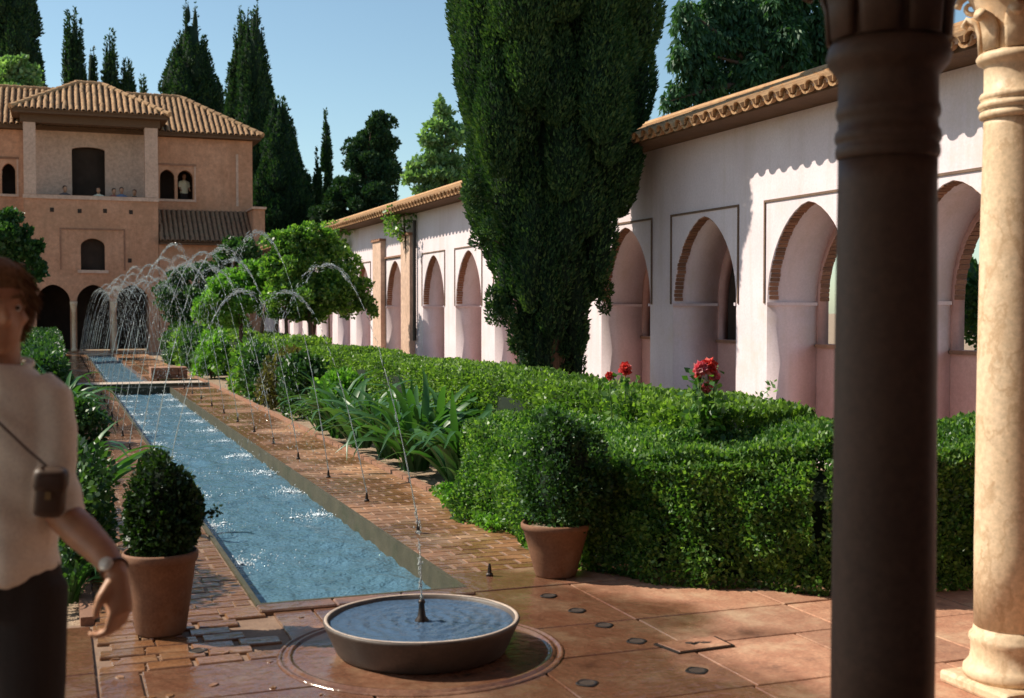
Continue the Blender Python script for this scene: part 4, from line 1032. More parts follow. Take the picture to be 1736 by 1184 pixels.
# ---- strap-leaved plants
def strap_mesh(L, w, rise, arch_):
    vs, fs = [], []; n = 8
    for i in range(n+1):
        t = i/n; a = rise - arch_*t*t
        if i == 0: x = z = 0.0
        else: x += math.cos(am)*L/n; z += math.sin(am)*L/n
        am = rise - arch_*((i+.5)/n)**1.6
        ww = w*(.55 + .9*t - 1.42*t**2.6) if t < 1 else .001
        ww = max(.0008, w*min(1, .6+1.4*t)*(1 - t**3.2))
        vs += [(x, -ww, z + ww*.35), (x, 0, z), (x, ww, z + ww*.35)]
    for i in range(n):
        o = 3*i; fs += [(o, o+3, o+4, o+1), (o+1, o+4, o+5, o+2)]
    me = bpy.data.meshes.new('leaf'); me.from_pydata(vs, [], fs); smooth(me); me.materials.append(LF['strap']); return me
STR = [strap_mesh(L*1.06, .020+.005*(i % 3), R(82 - 4*(i % 4)), R(a*.92)) for i, (L, a) in enumerate(((.62, 115), (.72, 135), (.55, 95), (.80, 150), (.68, 80), (.75, 120), (.5, 60), (.85, 125)))]
def strap_plant(label, x, y, n, sc, z0=0.0, group='strap leaved plants along the path'):
    root = empty('strap_leaf_plant', (x, y, z0)); tag(root, label, 'plant', group)
    for i in range(n):
        o = bpy.data.objects.new('leaf', random.choice(STR)); COL.objects.link(o); o.parent = root
        a = random.uniform(0, 6.283); r = .10*sc*math.sqrt(random.random()); s = sc*random.uniform(.7, 1.2)
        o.location = (math.cos(a)*r, math.sin(a)*r, 0); o.scale = (s, s*1.15, s)
        o.rotation_euler = (random.gauss(0, .25), random.gauss(0, .18), a + random.gauss(0, .35))
    return root
SP = [
 (3.42, 10.35, 46, 1.00, 'glossy strap leaved clump beside the loose hedge corner'),
 (3.32, 11.55, 52, 1.10, 'largest arching strap leaved clump leaning over the path'),
 (3.72, 11.9, 40, 1.15, 'upright strap leaved clump between the path clumps and the clipped hedge'),
 (3.36, 12.6, 46, 1.02, 'strap leaved clump third from the loose hedge along the path'),
 (3.30, 13.7, 46, 1.00, 'strap leaved clump fourth from the loose hedge along the path'),
 (3.74, 13.4, 36, 1.05, 'strap leaved clump behind the fourth path clump'),
 (3.30, 14.8, 44, .98, 'strap leaved clump just short of the light green shrub'),
 (3.28, 15.8, 36, .85, 'small strap leaved clump at the foot of the light green shrub'),
]
for x, y, n, sc, lb in SP: strap_plant(lb, x, y, int(n*1.15), sc*1.3)
strap_plant('tall bright strap leaved clump on the opposite bank behind the man', .02, 17.2, 60, 1.45)
strap_plant('grassy strap leaved clump spilling toward the canal behind the man', -.12, 15.6, 50, 1.25)
strap_plant('strap leaved clump with pale leaves above the dark shrub by the man', .10, 9.6, 44, 1.1)
strap_plant('shaded strap leaved clump between the man and the potted bush', .06, 7.0, 40, .55)
shrub('leafy_shrub', 'round dark bush low on the opposite bank near the crossing', .14, 15.2, .42, .6, .62, 4200, .06, .022, 'dark', k=24, group='shrubs on the opposite bank')
shrub('leafy_shrub', 'dense dark shrub filling the bed behind the man', .09, 7.7, .27, 1.0, .84, 9000, .045, .016, 'dark', k=36, group='shrubs on the opposite bank')
shrub('leafy_shrub', 'dark shrub of the opposite bed between two strap leaved clumps', -.35, 12.3, .45, 1.6, .7, 6000, .06, .022, 'dark', k=36, group='shrubs on the opposite bank')
shrub('leafy_shrub', 'shaded green shrub beside the grassy clump before the palace arches', -.25, 19.0, .6, .9, 1.0, 5000, .07, .026, 'dark', k=26, group='shrubs on the opposite bank')

# ---- flowering geraniums / roses over the hedge
M['petal_r'] = leaf('red_petals', (.52,.04,.04), (.72,.09,.08), (.88,.36,.30), .3, .5, 9, .3, (1.2,.5,.4))
M['petal_p'] = leaf('pink_petals', (.55,.08,.12), (.78,.20,.24), (.90,.55,.50), .3, .5, 9, .3, (1.2,.5,.6))
def roses(label, x, y, stems):
    root = empty('rose_bush', (x, y, 0)); tag(root, label, 'flowers', 'roses above the hedge')
    for dx, dz, r, m in stems:
        b = MB(); b.tube([(dx*.3, 0, .3), (dx*.8, 0, .7), (dx, 0, dz)], [.007, .005, .004], 6); b.build('stem', LF['hedge'], root, True)
        n = 130; d = unit(rng.normal(size=(n, 3))); P = d*r*.35*rng.uniform(.3, 1, (n, 1)) + np.array([dx, 0, dz])
        D = unit(d + rng.normal(0, .35, (n, 3)) + np.array([0, 0, .25]))
        add_leaves('blossom', leaf_quads(P, D, r*rng.uniform(.5, .9, n), r*.33, .5, .6), M[m], root)
        n = 40; P = np.column_stack([dx*.8 + rng.normal(0, .05, n), rng.normal(0, .05, n), rng.uniform(.75, max(.8, dz-.03), n)])
        add_leaves('foliage', leaf_quads(P, unit(rng.normal(size=(n, 3)) + np.array([0, 0, .4])), .06, .022), LF['box'], root)
v = on_x(1060, 626, 4.0); k_ = v.y; z_ = v.z
roses('pair of small red roses on thin stems at the hedge corner by the cypress', v.x, v.y, [(0, z_, .055, 'petal_r'), (-.13, z_-.05, .035, 'petal_r')])
v = on_x(1194, 636, 4.0); z_ = v.z
roses('tall cluster of pink and red roses rising highest above the hedge', v.x, v.y, [(-.03, z_+.045, .055, 'petal_p'), (.03, z_+.055, .062, 'petal_r'), (.075, z_-.01, .04, 'petal_p'), (.02, z_-.085, .042, 'petal_p'), (-.045, z_-.0, .03, 'petal_r')])
v = on_z(1142, 690, .80); z_ = v.z
roses('faded orange pink rose half sunk in the hedge foliage', v.x, v.y, [(0, z_, .05, 'petal_p'), (.06, z_-.03, .035, 'petal_r')])
v = on_x(1300, 660, 4.7)
shrub('leafy_shrub', 'thin pale weed sprouting above the hedge before the white pier', v.x, v.y, .16, .16, v.z+.06, 260, .045, .012, 'pale', k=10, stems=5, base=.75)
# ================================================================== FOUNTAIN, JETS, POTS, FLOOR FITTINGS
def jet_mat():
    m, nt, N, L, bs = mat_new('jet_water')
    bs.inputs['Base Color'].default_value = (.80, .84, .82, 1); bs.inputs['Roughness'].default_value = .12
    bs.inputs['Transmission Weight'].default_value = .6; bs.inputs['IOR'].default_value = 1.33
    return m
M['jet'] = jet_mat()
M['foam'] = plain('foam', (.85, .90, .92), .45)
OCT = np.array([(1,0,0),(-1,0,0),(0,1,0),(0,-1,0),(0,0,1),(0,0,-1)], float)
OF = [(0,2,4),(2,1,4),(1,3,4),(3,0,4),(2,0,5),(1,2,5),(3,1,5),(0,3,5)]
def drops_mesh(name, P, D, Ln, W):
    """stretched droplets at P along unit directions D"""
    vs, fs = [], []
    for p, d, l, w in zip(P, D, Ln, W):
        s = np.cross(d, (0.3, 1, .1)); s /= np.linalg.norm(s); t = np.cross(d, s); o = len(vs)
        for q in OCT: vs.append(tuple(p + s*q[0]*w + t*q[1]*w + d*q[2]*l))
        fs += [tuple(i+o for i in f) for f in OF]
    me = bpy.data.meshes.new(name); me.from_pydata(vs, [], fs); smooth(me); return me
def arc(H, Rg, t): return np.column_stack([Rg*t, np.zeros_like(t), 4*H*t*(1-t)])
def stream_mesh(H, Rg, seed):
    r = np.random.default_rng(seed); 
    b = MB()
    # clear rope of water at first, then a broken string of drops
    tt = np.linspace(0, .185, 12); A = arc(H, Rg, tt)
    b.tube([tuple(p) for p in A], list(np.linspace(.0056, .0030, 12)*(1+.3*np.sin(np.arange(12)*2.1+seed))), 6)
    me0 = b.mesh('s0')
    t = np.sort(np.concatenate([r.uniform(.10, .5, 120), r.uniform(.34, .99, 230), r.normal(.5, .09, 60)])); t = t[(t > .1) & (t < .995)]
    P = arc(H, Rg, t); T = unit(np.column_stack([np.full_like(t, Rg), np.zeros_like(t), 4*H*(1-2*t)]))
    spread = .003 + .085*np.clip(t-.30, 0, 1)**1.3
    P = P + r.normal(size=P.shape)*spread[:, None]
    me1 = drops_mesh('s1', P, T, r.exponential(.012, len(t)) + .004, r.uniform(.0009, .0030, len(t)))
    bm = bmesh.new(); bm.from_mesh(me0); bm.from_mesh(me1); me = bpy.data.meshes.new('stream'); bm.to_mesh(me); bm.free(); smooth(me); me.materials.append(M['jet']); return me
def splash_mesh(seed, k=1.0):
    r = np.random.default_rng(seed+90); n = 170
    a = r.uniform(0, 6.283, n); d = np.abs(r.normal(0, .15, n))*k
    z = r.exponential(.018, n)*np.exp(-d*5)
    P = np.column_stack([np.cos(a)*d, np.sin(a)*d*1.5, z])
    Dv = unit(np.column_stack([np.cos(a)*.5, np.sin(a)*.5, np.ones(n)]))
    me1 = drops_mesh('splash', P, Dv, r.uniform(.003, .012, n), r.uniform(.002, .0075, n)*k)
    # crumpled foam rafts
    bm = bmesh.new(); bm.from_mesh(me1)
    for i in range(11):
        a = r.uniform(0, 6.283); d = abs(r.normal(0, .10))*k; c = Vector((math.cos(a)*d, math.sin(a)*d*1.6, .008)); s = r.uniform(.008, .026)*k
        vs = [bm.verts.new(c + Vector((math.cos(q)*s*r.uniform(.5, 1.3), math.sin(q)*s*r.uniform(.5, 1.3)*.8, 0))) for q in np.linspace(0, 6.283, 9)[:-1]]
        top = bm.verts.new(c + Vector((0, 0, .010)))
        for j in range(8): bm.faces.new((vs[j], vs[(j+1) % 8], top))
    me = bpy.data.meshes.new('splash'); bm.to_mesh(me); bm.free(); me.materials.append(M['foam']); return me
STREAM = [stream_mesh(H, 1.29, i) for i, H in enumerate((2.22, 2.12, 2.3, 2.18, 2.06))]
SPLASH = [splash_mesh(i) for i in range(4)]
nz_ = MB(); nz_.lathe([(.022, -.02), (.022, .012), (.014, .02), (.010, .055), (.006, .075)], 10); NOZ = nz_.mesh('nozzle'); NOZ.materials.append(M['lead'])
def jet(x, y, sgn, label, i, spray=True):
    root = empty('water_jet', (x, y, .0)); tag(root, label, 'water jet', 'water jets along the canal')
    o = bpy.data.objects.new('nozzle', NOZ); COL.objects.link(o); o.parent = root
    if not spray: return
    s = bpy.data.objects.new('stream', STREAM[i % 5]); COL.objects.link(s); s.parent = root; s['kind'] = 'stuff'; s.location = (0, 0, .07)
    s.rotation_euler = (0, 0, (0 if sgn > 0 else math.pi) + random.gauss(0, .07))
    k = random.uniform(.94, 1.05); s.scale = (random.uniform(.93, 1.07), 1, k*(.8 if y < 10.5 else 1))
    p = bpy.data.objects.new('splash', SPLASH[i % 4]); COL.objects.link(p); p.parent = root; p['kind'] = 'stuff'
    p.location = (sgn*1.27, random.gauss(0, .05), -.122); p.rotation_euler = (0, 0, random.uniform(0, 6))
    q = random.uniform(.8, 1.25); p.scale = (q, q, q)
ords = ['first', 'second', 'third', 'fourth', 'fifth', 'sixth', 'seventh', 'eighth', 'ninth', 'tenth', 'eleventh', 'twelfth', 'thirteenth', 'fourteenth', 'fifteenth', 'sixteenth', 'seventeenth', 'eighteenth', 'nineteenth', 'twentieth', 'twenty first', 'twenty second', 'twenty third', 'twenty fourth', 'twenty fifth']
jet(2.42, 6.80, -1, 'bare bronze nozzle standing dry near the foot of the flower pot', 0, False)
ys = [8.30 + 1.53*k for k in range(25)]
for k, y in enumerate(ys):
    if BR0 - .4 < y < BR1 + .4 or y > 46: continue
    jet(2.41, y + random.gauss(0, .03), -1, f'{ords[k]} water jet from the fountain on the hedge side of the canal', k)
    if k >= 1: jet(.77, y + random.gauss(0, .03), 1, f'{ords[k]} water jet from the fountain on the far bank of the canal', k+2)

# ---- basin
fo = empty('fountain_basin', tuple(FC)); tag(fo, 'low round stone fountain basin brimming with water in the terrace floor', 'fountain')
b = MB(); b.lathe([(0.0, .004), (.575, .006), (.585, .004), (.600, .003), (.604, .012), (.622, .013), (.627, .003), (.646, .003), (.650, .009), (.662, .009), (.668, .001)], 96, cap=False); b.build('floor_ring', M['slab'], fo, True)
b = MB(); b.lathe([(.372, .006), (.388, .010), (.398, .022), (.412, .05), (.432, .095), (.448, .130), (.458, .150), (.460, .160), (.452, .166), (.438, .163), (.430, .152), (.424, .134), (.40, .11), (.0, .09)], 96, cap=False)
bow = b.build('bowl', M['bowl'], fo, True)
b = MB(); b.lathe([(.452, .1662), (.445, .1685), (.438, .1640)], 96, cap=False); b.build('rim', M['stone'], fo, True)
nzb = Noise3(14)
for v in bow.data.vertices:
    f = 1 + .004*float(nzb(np.array([[v.co.x, v.co.y, v.co.z]]))[0]); v.co.x *= f; v.co.y *= f; v.co.z *= 1 + .012*float(nzb(np.array([[v.co.x*.5, v.co.y*.5, 0]]))[0])
vs, fs = [(0, 0, .146)], []; nr, na = 70, 72
for i in range(1, nr+1):
    r = .426*i/nr
    for j in range(na):
        a = 2*math.pi*j/na; z = .146 + .0028*math.sin(r*95)*math.exp(-r*2.0) + .0012*math.sin(a*5+r*40)*min(1, r*6) + .001*math.sin(a*11-r*70)
        vs.append((r*math.cos(a), r*math.sin(a), z))
for j in range(na): fs.append((0, 1+j, 1+(j+1) % na))
for i in range(nr-1):
    for j in range(na): fs.append((1+i*na+j, 1+(i+1)*na+j, 1+(i+1)*na+(j+1) % na, 1+i*na+(j+1) % na))
me = bpy.data.meshes.new('basin_water'); me.from_pydata(vs, [], fs); smooth(me); link('basin_water', me, M['basin_water'], fo)
b = MB(); b.lathe([(.036, .135), (.034, .15), (.020, .165), (.015, .20), (.013, .225), (.018, .232), (.012, .245)], 14); b.build('nozzle', M['lead'], fo, True)
r_ = np.random.default_rng(5); n = 60; t = r_.uniform(0, 1, n)**1.3
P = np.column_stack([r_.normal(0, .003+.010*t, n) - .02*t, r_.normal(0, .003+.010*t, n), .245 + .42*t]); 
me1 = drops_mesh('fountain_jet', P, np.tile([0, 0, 1.0], (n, 1)), r_.uniform(.005, .02, n), r_.uniform(.002, .0042, n))
b = MB(); b.tube([(0, 0, .24), (-.004, 0, .40), (-.010, 0, .52)], [.0035, .003, .002], 6); m0 = b.mesh('x')
bm = bmesh.new(); bm.from_mesh(m0); bm.from_mesh(me1); bm.to_mesh(me1); bm.free(); smooth(me1); tag(link('jet_water', me1, M['jet'], fo), kind='stuff')

# ---- flower pots with clipped box bushes
def pot(label, x, y, rt, rb, h):
    root = empty('flower_pot', (x, y, 0)); tag(root, label, 'flower pot', 'terracotta flower pots')
    b = MB(); k = .022
    b.lathe([(rb*.96, .004), (rb, .012), (rb+(rt-rb)*.5, h*.5), (rt*.955, h*.86), (rt*1.0, h*.875), (rt*1.03, h*.92), (rt*1.03, h*.97), (rt*.99, h), (rt*.95, h-.006), (rt*.9, h*.93), (rt*.88, h*.90)], 44)
    b.build('pot_body', M['terracotta'], root, True)
    b = MB(); b.lathe([(rt*.9, h*.90), (rt*.5, h*.925), (.02, h*.93)], 24); b.build('soil', M['soil'], root, True)
    return root
pot('terracotta flower pot at the hedge corner beside the path end', 2.80, 6.68, .205, .125, .325)
pot('shaded terracotta flower pot standing beside the man on the opposite path', .47, 6.18, .178, .122, .41)
def potted(label, x, y, z0, r, h, dx=0.0, mat='dark', n=15000):
    root = empty('boxwood_bush', (x, y, z0)); tag(root, label, 'bush', 'potted box bushes')
    k = 34; C = []
    for i in range(k):
        d = unit(rng.normal(size=3)); w_ = .62 if d[2] > 0 else .72; C.append((dx + d[0]*r*w_, d[1]*r*w_, h*.47 + d[2]*h*.36))
    C = np.array(C); q = rng.uniform(.30, .5, (k, 1)); RAD = np.array([[r, r, h*.6]])*q
    add_leaves('foliage', blob_leaves(C, RAD, n, .026, .0105, shell=.5), LF[mat], root)
    b = MB(); b.lathe([(.02, .04), (r*.5, h*.2), (r*.62, h*.5), (r*.5, h*.78), (.02, h*.88)], 14, cx=dx); b.build('inner_twigs', M['twig'], root, True)
    b = MB(); b.tube([(0, 0, -.06), (.01, 0, h*.3)], [.02, .016], 7); b.build('stem', M['bark'], root, True)
    # a sprig that escaped the shears
    m = 55; t = rng.uniform(0, 1, m)[:, None]; pp = np.array([dx + r*.93, 0, h*.36]) + t*np.array([.11, 0, .045]) + rng.normal(0, .012, (m, 3))
    add_leaves('sprig', leaf_quads(pp, unit(rng.normal(size=(m, 3)) + [.3, 0, .3]), .024, .009), LF[mat], root)
    return root
potted('rounded box bush in the terracotta pot by the hedge corner', 2.80, 6.70, .29, .27, .66, .06, 'dark', 17000)
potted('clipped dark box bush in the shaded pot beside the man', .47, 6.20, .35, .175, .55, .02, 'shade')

# ---- floor fittings
def floor_drain(label, px, py, s=.06, rz=0.0):
    v = on_z(px, py, .004); root = empty('floor_drain', (v.x, v.y, .003), rz); tag(root, label, 'floor drain', 'small floor drains')
    b = MB(); n = 40; vs = []
    for rr, zz in ((.74, .001), (.78, .003), (.93, .0035), (1.0, .001)):
        for j in range(n):
            a = 6.28318*j/n; q = s*rr*(1 + .16*abs(math.cos(2*a))**3*(rr > .8)); vs.append((q*math.cos(a), q*math.sin(a), zz))
    b.add(vs, [(i*n+j, i*n+(j+1) % n, (i+1)*n+(j+1) % n, (i+1)*n+j) for i in range(3) for j in range(n)]); b.build('rim', M['lead'] if s < .05 else M['slab'], root, True)
    b = MB(); b.lathe([(s*.78, .0015), (s*.4, .0022), (.001, .0025)], 20, cap=False); b.build('drain_hole', M['dark'], root)
floor_drain('floor drain closest to the terracotta pot, last of the slanting row', 930, 1010, .044)
floor_drain('second floor drain from the terracotta pot in the slanting row', 978, 1035, .044)
floor_drain('third floor drain from the terracotta pot in the slanting row', 1024, 1060, .044)
floor_drain('fourth floor drain from the terracotta pot, touching the cover plate corner', 1079, 1087, .046)
floor_drain('floor drain on the sunlit slabs past the cover plate', 1181, 1137, .048)
floor_drain('floor drain nearest the frame bottom on the dark wet slabs', 995, 1158, .045)
floor_drain('lone floor drain before the shaded pot near the broken bricks', 336, 1103, .04)
v = [on_z(*p, .004) for p in ((1108, 1093), (1150, 1109), (1246, 1096), (1212, 1080))]
dcov = empty('drain_cover', tuple(sum(v, Vector())/4)); tag(dcov, 'rectangular chipped cover plate let into the terrace slabs', 'drain cover'); c0 = dcov.location.copy()
pv_ = [p - c0 for p in v]
b = MB(); b.add([(p.x, p.y, -.002) for p in pv_] + [(p.x, p.y, .005) for p in pv_], [(3,2,1,0), (4,5,6,7)] + [(i, (i+1) % 4, 4+(i+1) % 4, 4+i) for i in range(4)]); bmf = b.mesh('frame'); bm = bmesh.new(); bm.from_mesh(bmf); bmesh.ops.recalc_face_normals(bm, faces=bm.faces[:]); bm.to_mesh(bmf); bm.free(); link('frame', bmf, M['lead'], dcov)
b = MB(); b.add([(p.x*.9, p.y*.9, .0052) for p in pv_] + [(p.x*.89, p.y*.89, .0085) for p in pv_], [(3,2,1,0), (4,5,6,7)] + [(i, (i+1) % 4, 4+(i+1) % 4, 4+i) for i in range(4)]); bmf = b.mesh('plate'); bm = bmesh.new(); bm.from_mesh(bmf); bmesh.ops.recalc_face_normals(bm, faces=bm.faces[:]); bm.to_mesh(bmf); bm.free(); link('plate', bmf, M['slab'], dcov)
for k in range(5):
    b = MB(); n = 7; s = random.uniform(.018, .035); b.add([(s*random.uniform(.5, 1.2)*math.cos(6.283*i/n), .7*s*random.uniform(.5, 1.2)*math.sin(6.283*i/n), .0095) for i in range(n)], [tuple(range(n))])
    o = b.build('chip', M['dark'], dcov, loc=(random.uniform(-.07, .07), random.uniform(-.03, .03), 0))
# ================================================================== PEOPLE
def remesh(mb, vox, name, smooth_it=6):
    me = mb.mesh(name); o = bpy.data.objects.new(name, me); COL.objects.link(o)
    m = o.modifiers.new('r', 'REMESH'); m.mode = 'VOXEL'; m.voxel_size = vox; m.use_smooth_shade = True
    s = o.modifiers.new('s', 'SMOOTH'); s.factor = .5; s.iterations = smooth_it
    dg = bpy.context.evaluated_depsgraph_get(); out = bpy.data.meshes.new_from_object(o.evaluated_get(dg))
    bpy.data.objects.remove(o); smooth(out); return out
def skin_mat(name, c):
    m, nt, N, L, bs = mat_new(name)
    n = noise(nt, 28, 4, .6); r = ramp(nt, [(.3, tuple(x*.86 for x in c)), (.7, tuple(min(1, x*1.1) for x in c))]); L.new(n.outputs['Fac'], r.inputs[0]); L.new(r.outputs[0], bs.inputs['Base Color'])
    bs.inputs['Roughness'].default_value = .5; bs.inputs['Subsurface Weight'].default_value = .12; bs.inputs['Subsurface Radius'].default_value = (.012, .004, .002); return m
def cloth(name, c, sc=180, w=.12):
    m, nt, N, L, bs = mat_new(name)
    n = noise(nt, sc, 3, .6); r = ramp(nt, [(.3, tuple(x*(1-w) for x in c)), (.7, tuple(min(1, x*(1+w)) for x in c))]); L.new(n.outputs['Fac'], r.inputs[0]); L.new(r.outputs[0], bs.inputs['Base Color'])
    bs.inputs['Roughness'].default_value = .9; bs.inputs['Specular IOR Level'].default_value = .2; bump(nt, bs, n.outputs['Fac'], .25, .002); return m
M['skin'] = skin_mat('sun_browned_skin', (.50, .255, .145))
M['shirt'] = cloth('cream_cotton', (.90, .84, .72)); M['trousers'] = cloth('dark_trouser_cloth', (.045, .038, .035)); M['hair'] = cloth('brown_hair', (.20, .11, .055), 90, .3)
M['leather'] = plain('dark_brown_leather', (.07, .04, .025), .5)
def head(mb, c, fwd, tilt=0.0, k=1.0):
    """chin at origin of head space, facing fwd (unit, horizontal)"""
    f = Vector(fwd).normalized(); s = Vector((-f.y, f.x, 0)); up = Vector((0, 0, 1))
    def W(x, y, z): return Vector(c) + (f*x + s*y + up*z)*k
    lev = [(.0, .060, .020, .022), (.012, .053, .036, .036), (.035, .038, .060, .050), (.065, .020, .082, .061), (.095, .008, .093, .069), (.125, .002, .098, .074), (.155, -.002, .099, .077), (.185, -.005, .092, .073), (.208, -.008, .072, .058), (.222, -.008, .042, .034), (.228, -.008, .012, .010)]
    n = 20; vs, fs = [], []
    for z, cx, rx, ry in lev:
        for j in range(n):
            a = 6.28318*j/n; vs.append(W(cx + rx*math.cos(a), ry*math.sin(a), z))
    for i in range(len(lev)-1):
        for j in range(n): fs.append((i*n+j, i*n+(j+1) % n, (i+1)*n+(j+1) % n, (i+1)*n+j))
    fs += [tuple(range(n-1, -1, -1)), tuple((len(lev)-1)*n+j for j in range(n))]; mb.add(vs, fs)
    T = lambda pts, rr, nn=10: mb.tube([W(*p) for p in pts], [r*k if not isinstance(r, tuple) else (r[0]*k, r[1]*k) for r in rr], nn)
    T([(.092, 0, .128), (.104, 0, .105), (.117, 0, .086), (.108, 0, .078)], [.009, .010, .014, .011])      # nose
    T([(.100, -.012, .082), (.102, .012, .082)], [.009, .009])
    T([(.080, -.045, .130), (.094, -.02, .134), (.097, 0, .131), (.094, .02, .134), (.080, .045, .130)], [.007, .010, .008, .010, .007])   # brow
    T([(.086, -.022, .052), (.098, 0, .055), (.086, .022, .052)], [.004, .007, .004])
    T([(.086, -.019, .044), (.097, 0, .043), (.086, .019, .044)], [.004, .008, .004])
    T([(.080, 0, .012), (.083, 0, .02)], [.016, .014])
    for q in (-1, 1):
        T([(.060, q*.052, .085), (.078, q*.036, .088)], [.018, .014])     # cheek
        T([(-.004, q*.074, .082), (-.010, q*.080, .105), (-.008, q*.078, .122)], [.010, .015, .010])  # ear
    return W
def hand(mb, w, d, front, inward, sc=1.0):
    """wrist w, direction d, front: towards the thumb, inward: the way the palm faces"""
    w, d, fr, inn = Vector(w), Vector(d).normalized(), Vector(front).normalized(), Vector(inward).normalized()
    P = lambda a, b, c: w + (d*a + fr*b + inn*c)*sc
    mb.tube([P(-.01, 0, 0), P(.03, 0, .002), P(.065, 0, .004), P(.09, -.002, .004)], [.026*sc, .030*sc, .033*sc, .030*sc], 10)
    for b0 in (-.026, -.009, .009, .026): mb.tube([P(.02, b0*.7, 0), P(.09, b0*1.15, .002)], [.012*sc, .0115*sc], 8)
    for b0, L, r in ((.029, .92, .0088), (.0095, 1.0, .0092), (-.010, .94, .0088), (-.028, .76, .0078)):
        a1, a2, a3 = .042*L, .030*L, .022*L
        mb.tube([P(.085, b0*1.08, .003), P(.088+a1*.9, b0*1.1, .003+a1*.38), P(.088+a1*.9+a2*.45, b0*1.08, .003+a1*.38+a2*.88), P(.088+a1*.9+a2*.3-a3*.15, b0*1.03, .003+a1*.38+a2*.88+a3*.95)], [r*1.1*sc, r*sc, r*.94*sc, r*.8*sc], 8)
    mb.tube([P(.015, .022, .004), P(.045, .045, .014), P(.072, .046, .026), P(.094, .038, .036)], [.014*sc, .0125*sc, .010*sc, .008*sc], 8)
def build_man():
    man = empty('person', (-.144, 3.208, 0), -YAW)
    tag(man, 'person in a loose cream shirt and dark trousers walking at the frame edge', 'person')
    hf = Vector((math.cos(R(50)), -math.sin(R(50)), 0)); hc = Vector((.005, -.015, 1.492))
    b = MB()
    W = head(b, hc, hf)
    b.tube([(0, .015, 1.36), (.0, .01, 1.45), (.006, .0, 1.55)], [(.075, .066), (.060, .060), (.056, .058)], 14)
    b.tube([(0, 0, .86), (0, 0, .96), (0, 0, 1.10), (0, 0, 1.25), (0, 0, 1.36), (0, .005, 1.41), (0, .01, 1.44)], [(.126, .082), (.126, .084), (.130, .088), (.144, .095), (.135, .09), (.088, .068), (.05, .05)], 16)
    for q in (-1, 1):
        b.tube([(q*.120, 0, 1.38), (q*.148, -.01, 1.27), (q*.168, -.03, 1.11)], [.052, .046, .041], 12)
        if q > 0: el, wr = (.168, -.03, 1.11), (.352, -.17, .990); pts = [el, (.235, -.075, 1.07), (.303, -.125, 1.03), wr]
        else: el, wr = (-.168, -.03, 1.11), (-.20, -.09, .86); pts = [el, (-.188, -.05, 1.02), (-.195, -.07, .94), wr]
        b.tube(pts, [.041, .044, .036, .0275], 12)
        dd = Vector(wr) - Vector(pts[-2]); dd = (dd.normalized()*.22 + Vector((0.02, 0, -1))).normalized() if q > 0 else Vector((0, 0, -1))
        hand(b, Vector(wr) + dd*.004, dd, (0, -1, .05) if q < 0 else (-.35, -1, 0), (-q, -.1, .05))
        sy = -.10 if q > 0 else .12
        b.tube([(q*.072, 0, .92), (q*.09, sy*.3, .70), (q*.092, sy*.5+.0, .48), (q*.092, sy*.9, .28), (q*.092, sy, .09)], [.074, .072, .056, .052, .038], 12)
        b.tube([(q*.092, sy+.03, .05), (q*.096, sy-.06, .045), (q*.10, sy-.15, .035)], [(.036, .036), (.042, .034), (.034, .022)], 10)
    body = link('body', remesh(b, .0062, 'body', 4), M['skin'], man)
    # face details
    for q in (-1, 1):
        e = MB(); c = W(.0845, q*.031, .112); 
        for i in range(5): pass
        e.lathe([(.0005, -.0105), (.0075, -.0075), (.0105, 0), (.0075, .0075), (.0005, .0105)], 12); o = e.build('eye', plain('eye_white', (.7, .66, .6), .3), man, True, tuple(c))
        e = MB(); e.lathe([(.0004, -.0052), (.0045, -.003), (.0055, 0), (.0045, .003), (.0004, .0052)], 10); e.build('iris', plain('iris', (.05, .03, .02), .2), man, True, tuple(W(.0925, q*.031, .112)))
        e = MB(); e.tube([W(.088, q*.048, .134), W(.098, q*.03, .139), W(.100, q*.012, .136)], [.003, .0045, .003], 6); e.build('eyebrow', M['hair'], man, True)
    # hair: cap plus locks
    b = MB(); n = 20; lev = [(.075, -.052, .058, .072), (.10, -.035, .075, .0785), (.13, -.018, .090, .083), (.155, -.008, .104, .086), (.185, -.006, .103, .083), (.212, -.008, .084, .068), (.232, -.010, .050, .042), (.240, -.010, .014, .012)]
    vs, fs = [], []
    for z, cx, rx, ry in lev:
        for j in range(n): a = 6.28318*j/n; vs.append(W(cx + rx*math.cos(a), ry*math.sin(a), z))
    for i in range(len(lev)-1):
        for j in range(n): fs.append((i*n+j, i*n+(j+1) % n, (i+1)*n+(j+1) % n, (i+1)*n+j))
    fs += [tuple(range(n-1, -1, -1)), tuple((len(lev)-1)*n+j for j in range(n))]; b.add(vs, fs)
    hair = link('hair', remesh(b, .007, 'hair', 3), M['hair'], man)
    Q = []
    for i in range(2200):
        a = rng.uniform(-2.75, 2.75) + math.pi; zz = rng.uniform(.06, .24); t = np.interp(zz, [l[0] for l in lev], range(len(lev))); i0 = int(min(len(lev)-2, t)); fr = t-i0
        cx, rx, ry = [lev[i0][k]*(1-fr) + lev[i0+1][k]*fr for k in (1, 2, 3)]
        p = np.array(W(cx + rx*math.cos(a), ry*math.sin(a), zz)); o_ = np.array(W(cx + (rx+.03)*math.cos(a), (ry+.03)*math.sin(a), zz-.045)); Q.append((p, unit(o_-p)))
    P = np.array([q[0] for q in Q]); D = unit(np.array([q[1] for q in Q]) + rng.normal(0, .18, (len(Q), 3)))
    add_leaves('locks', leaf_quads(P, D, .05, .0028, .1, .4), M['hair'], hair)
    # shirt
    b = MB()
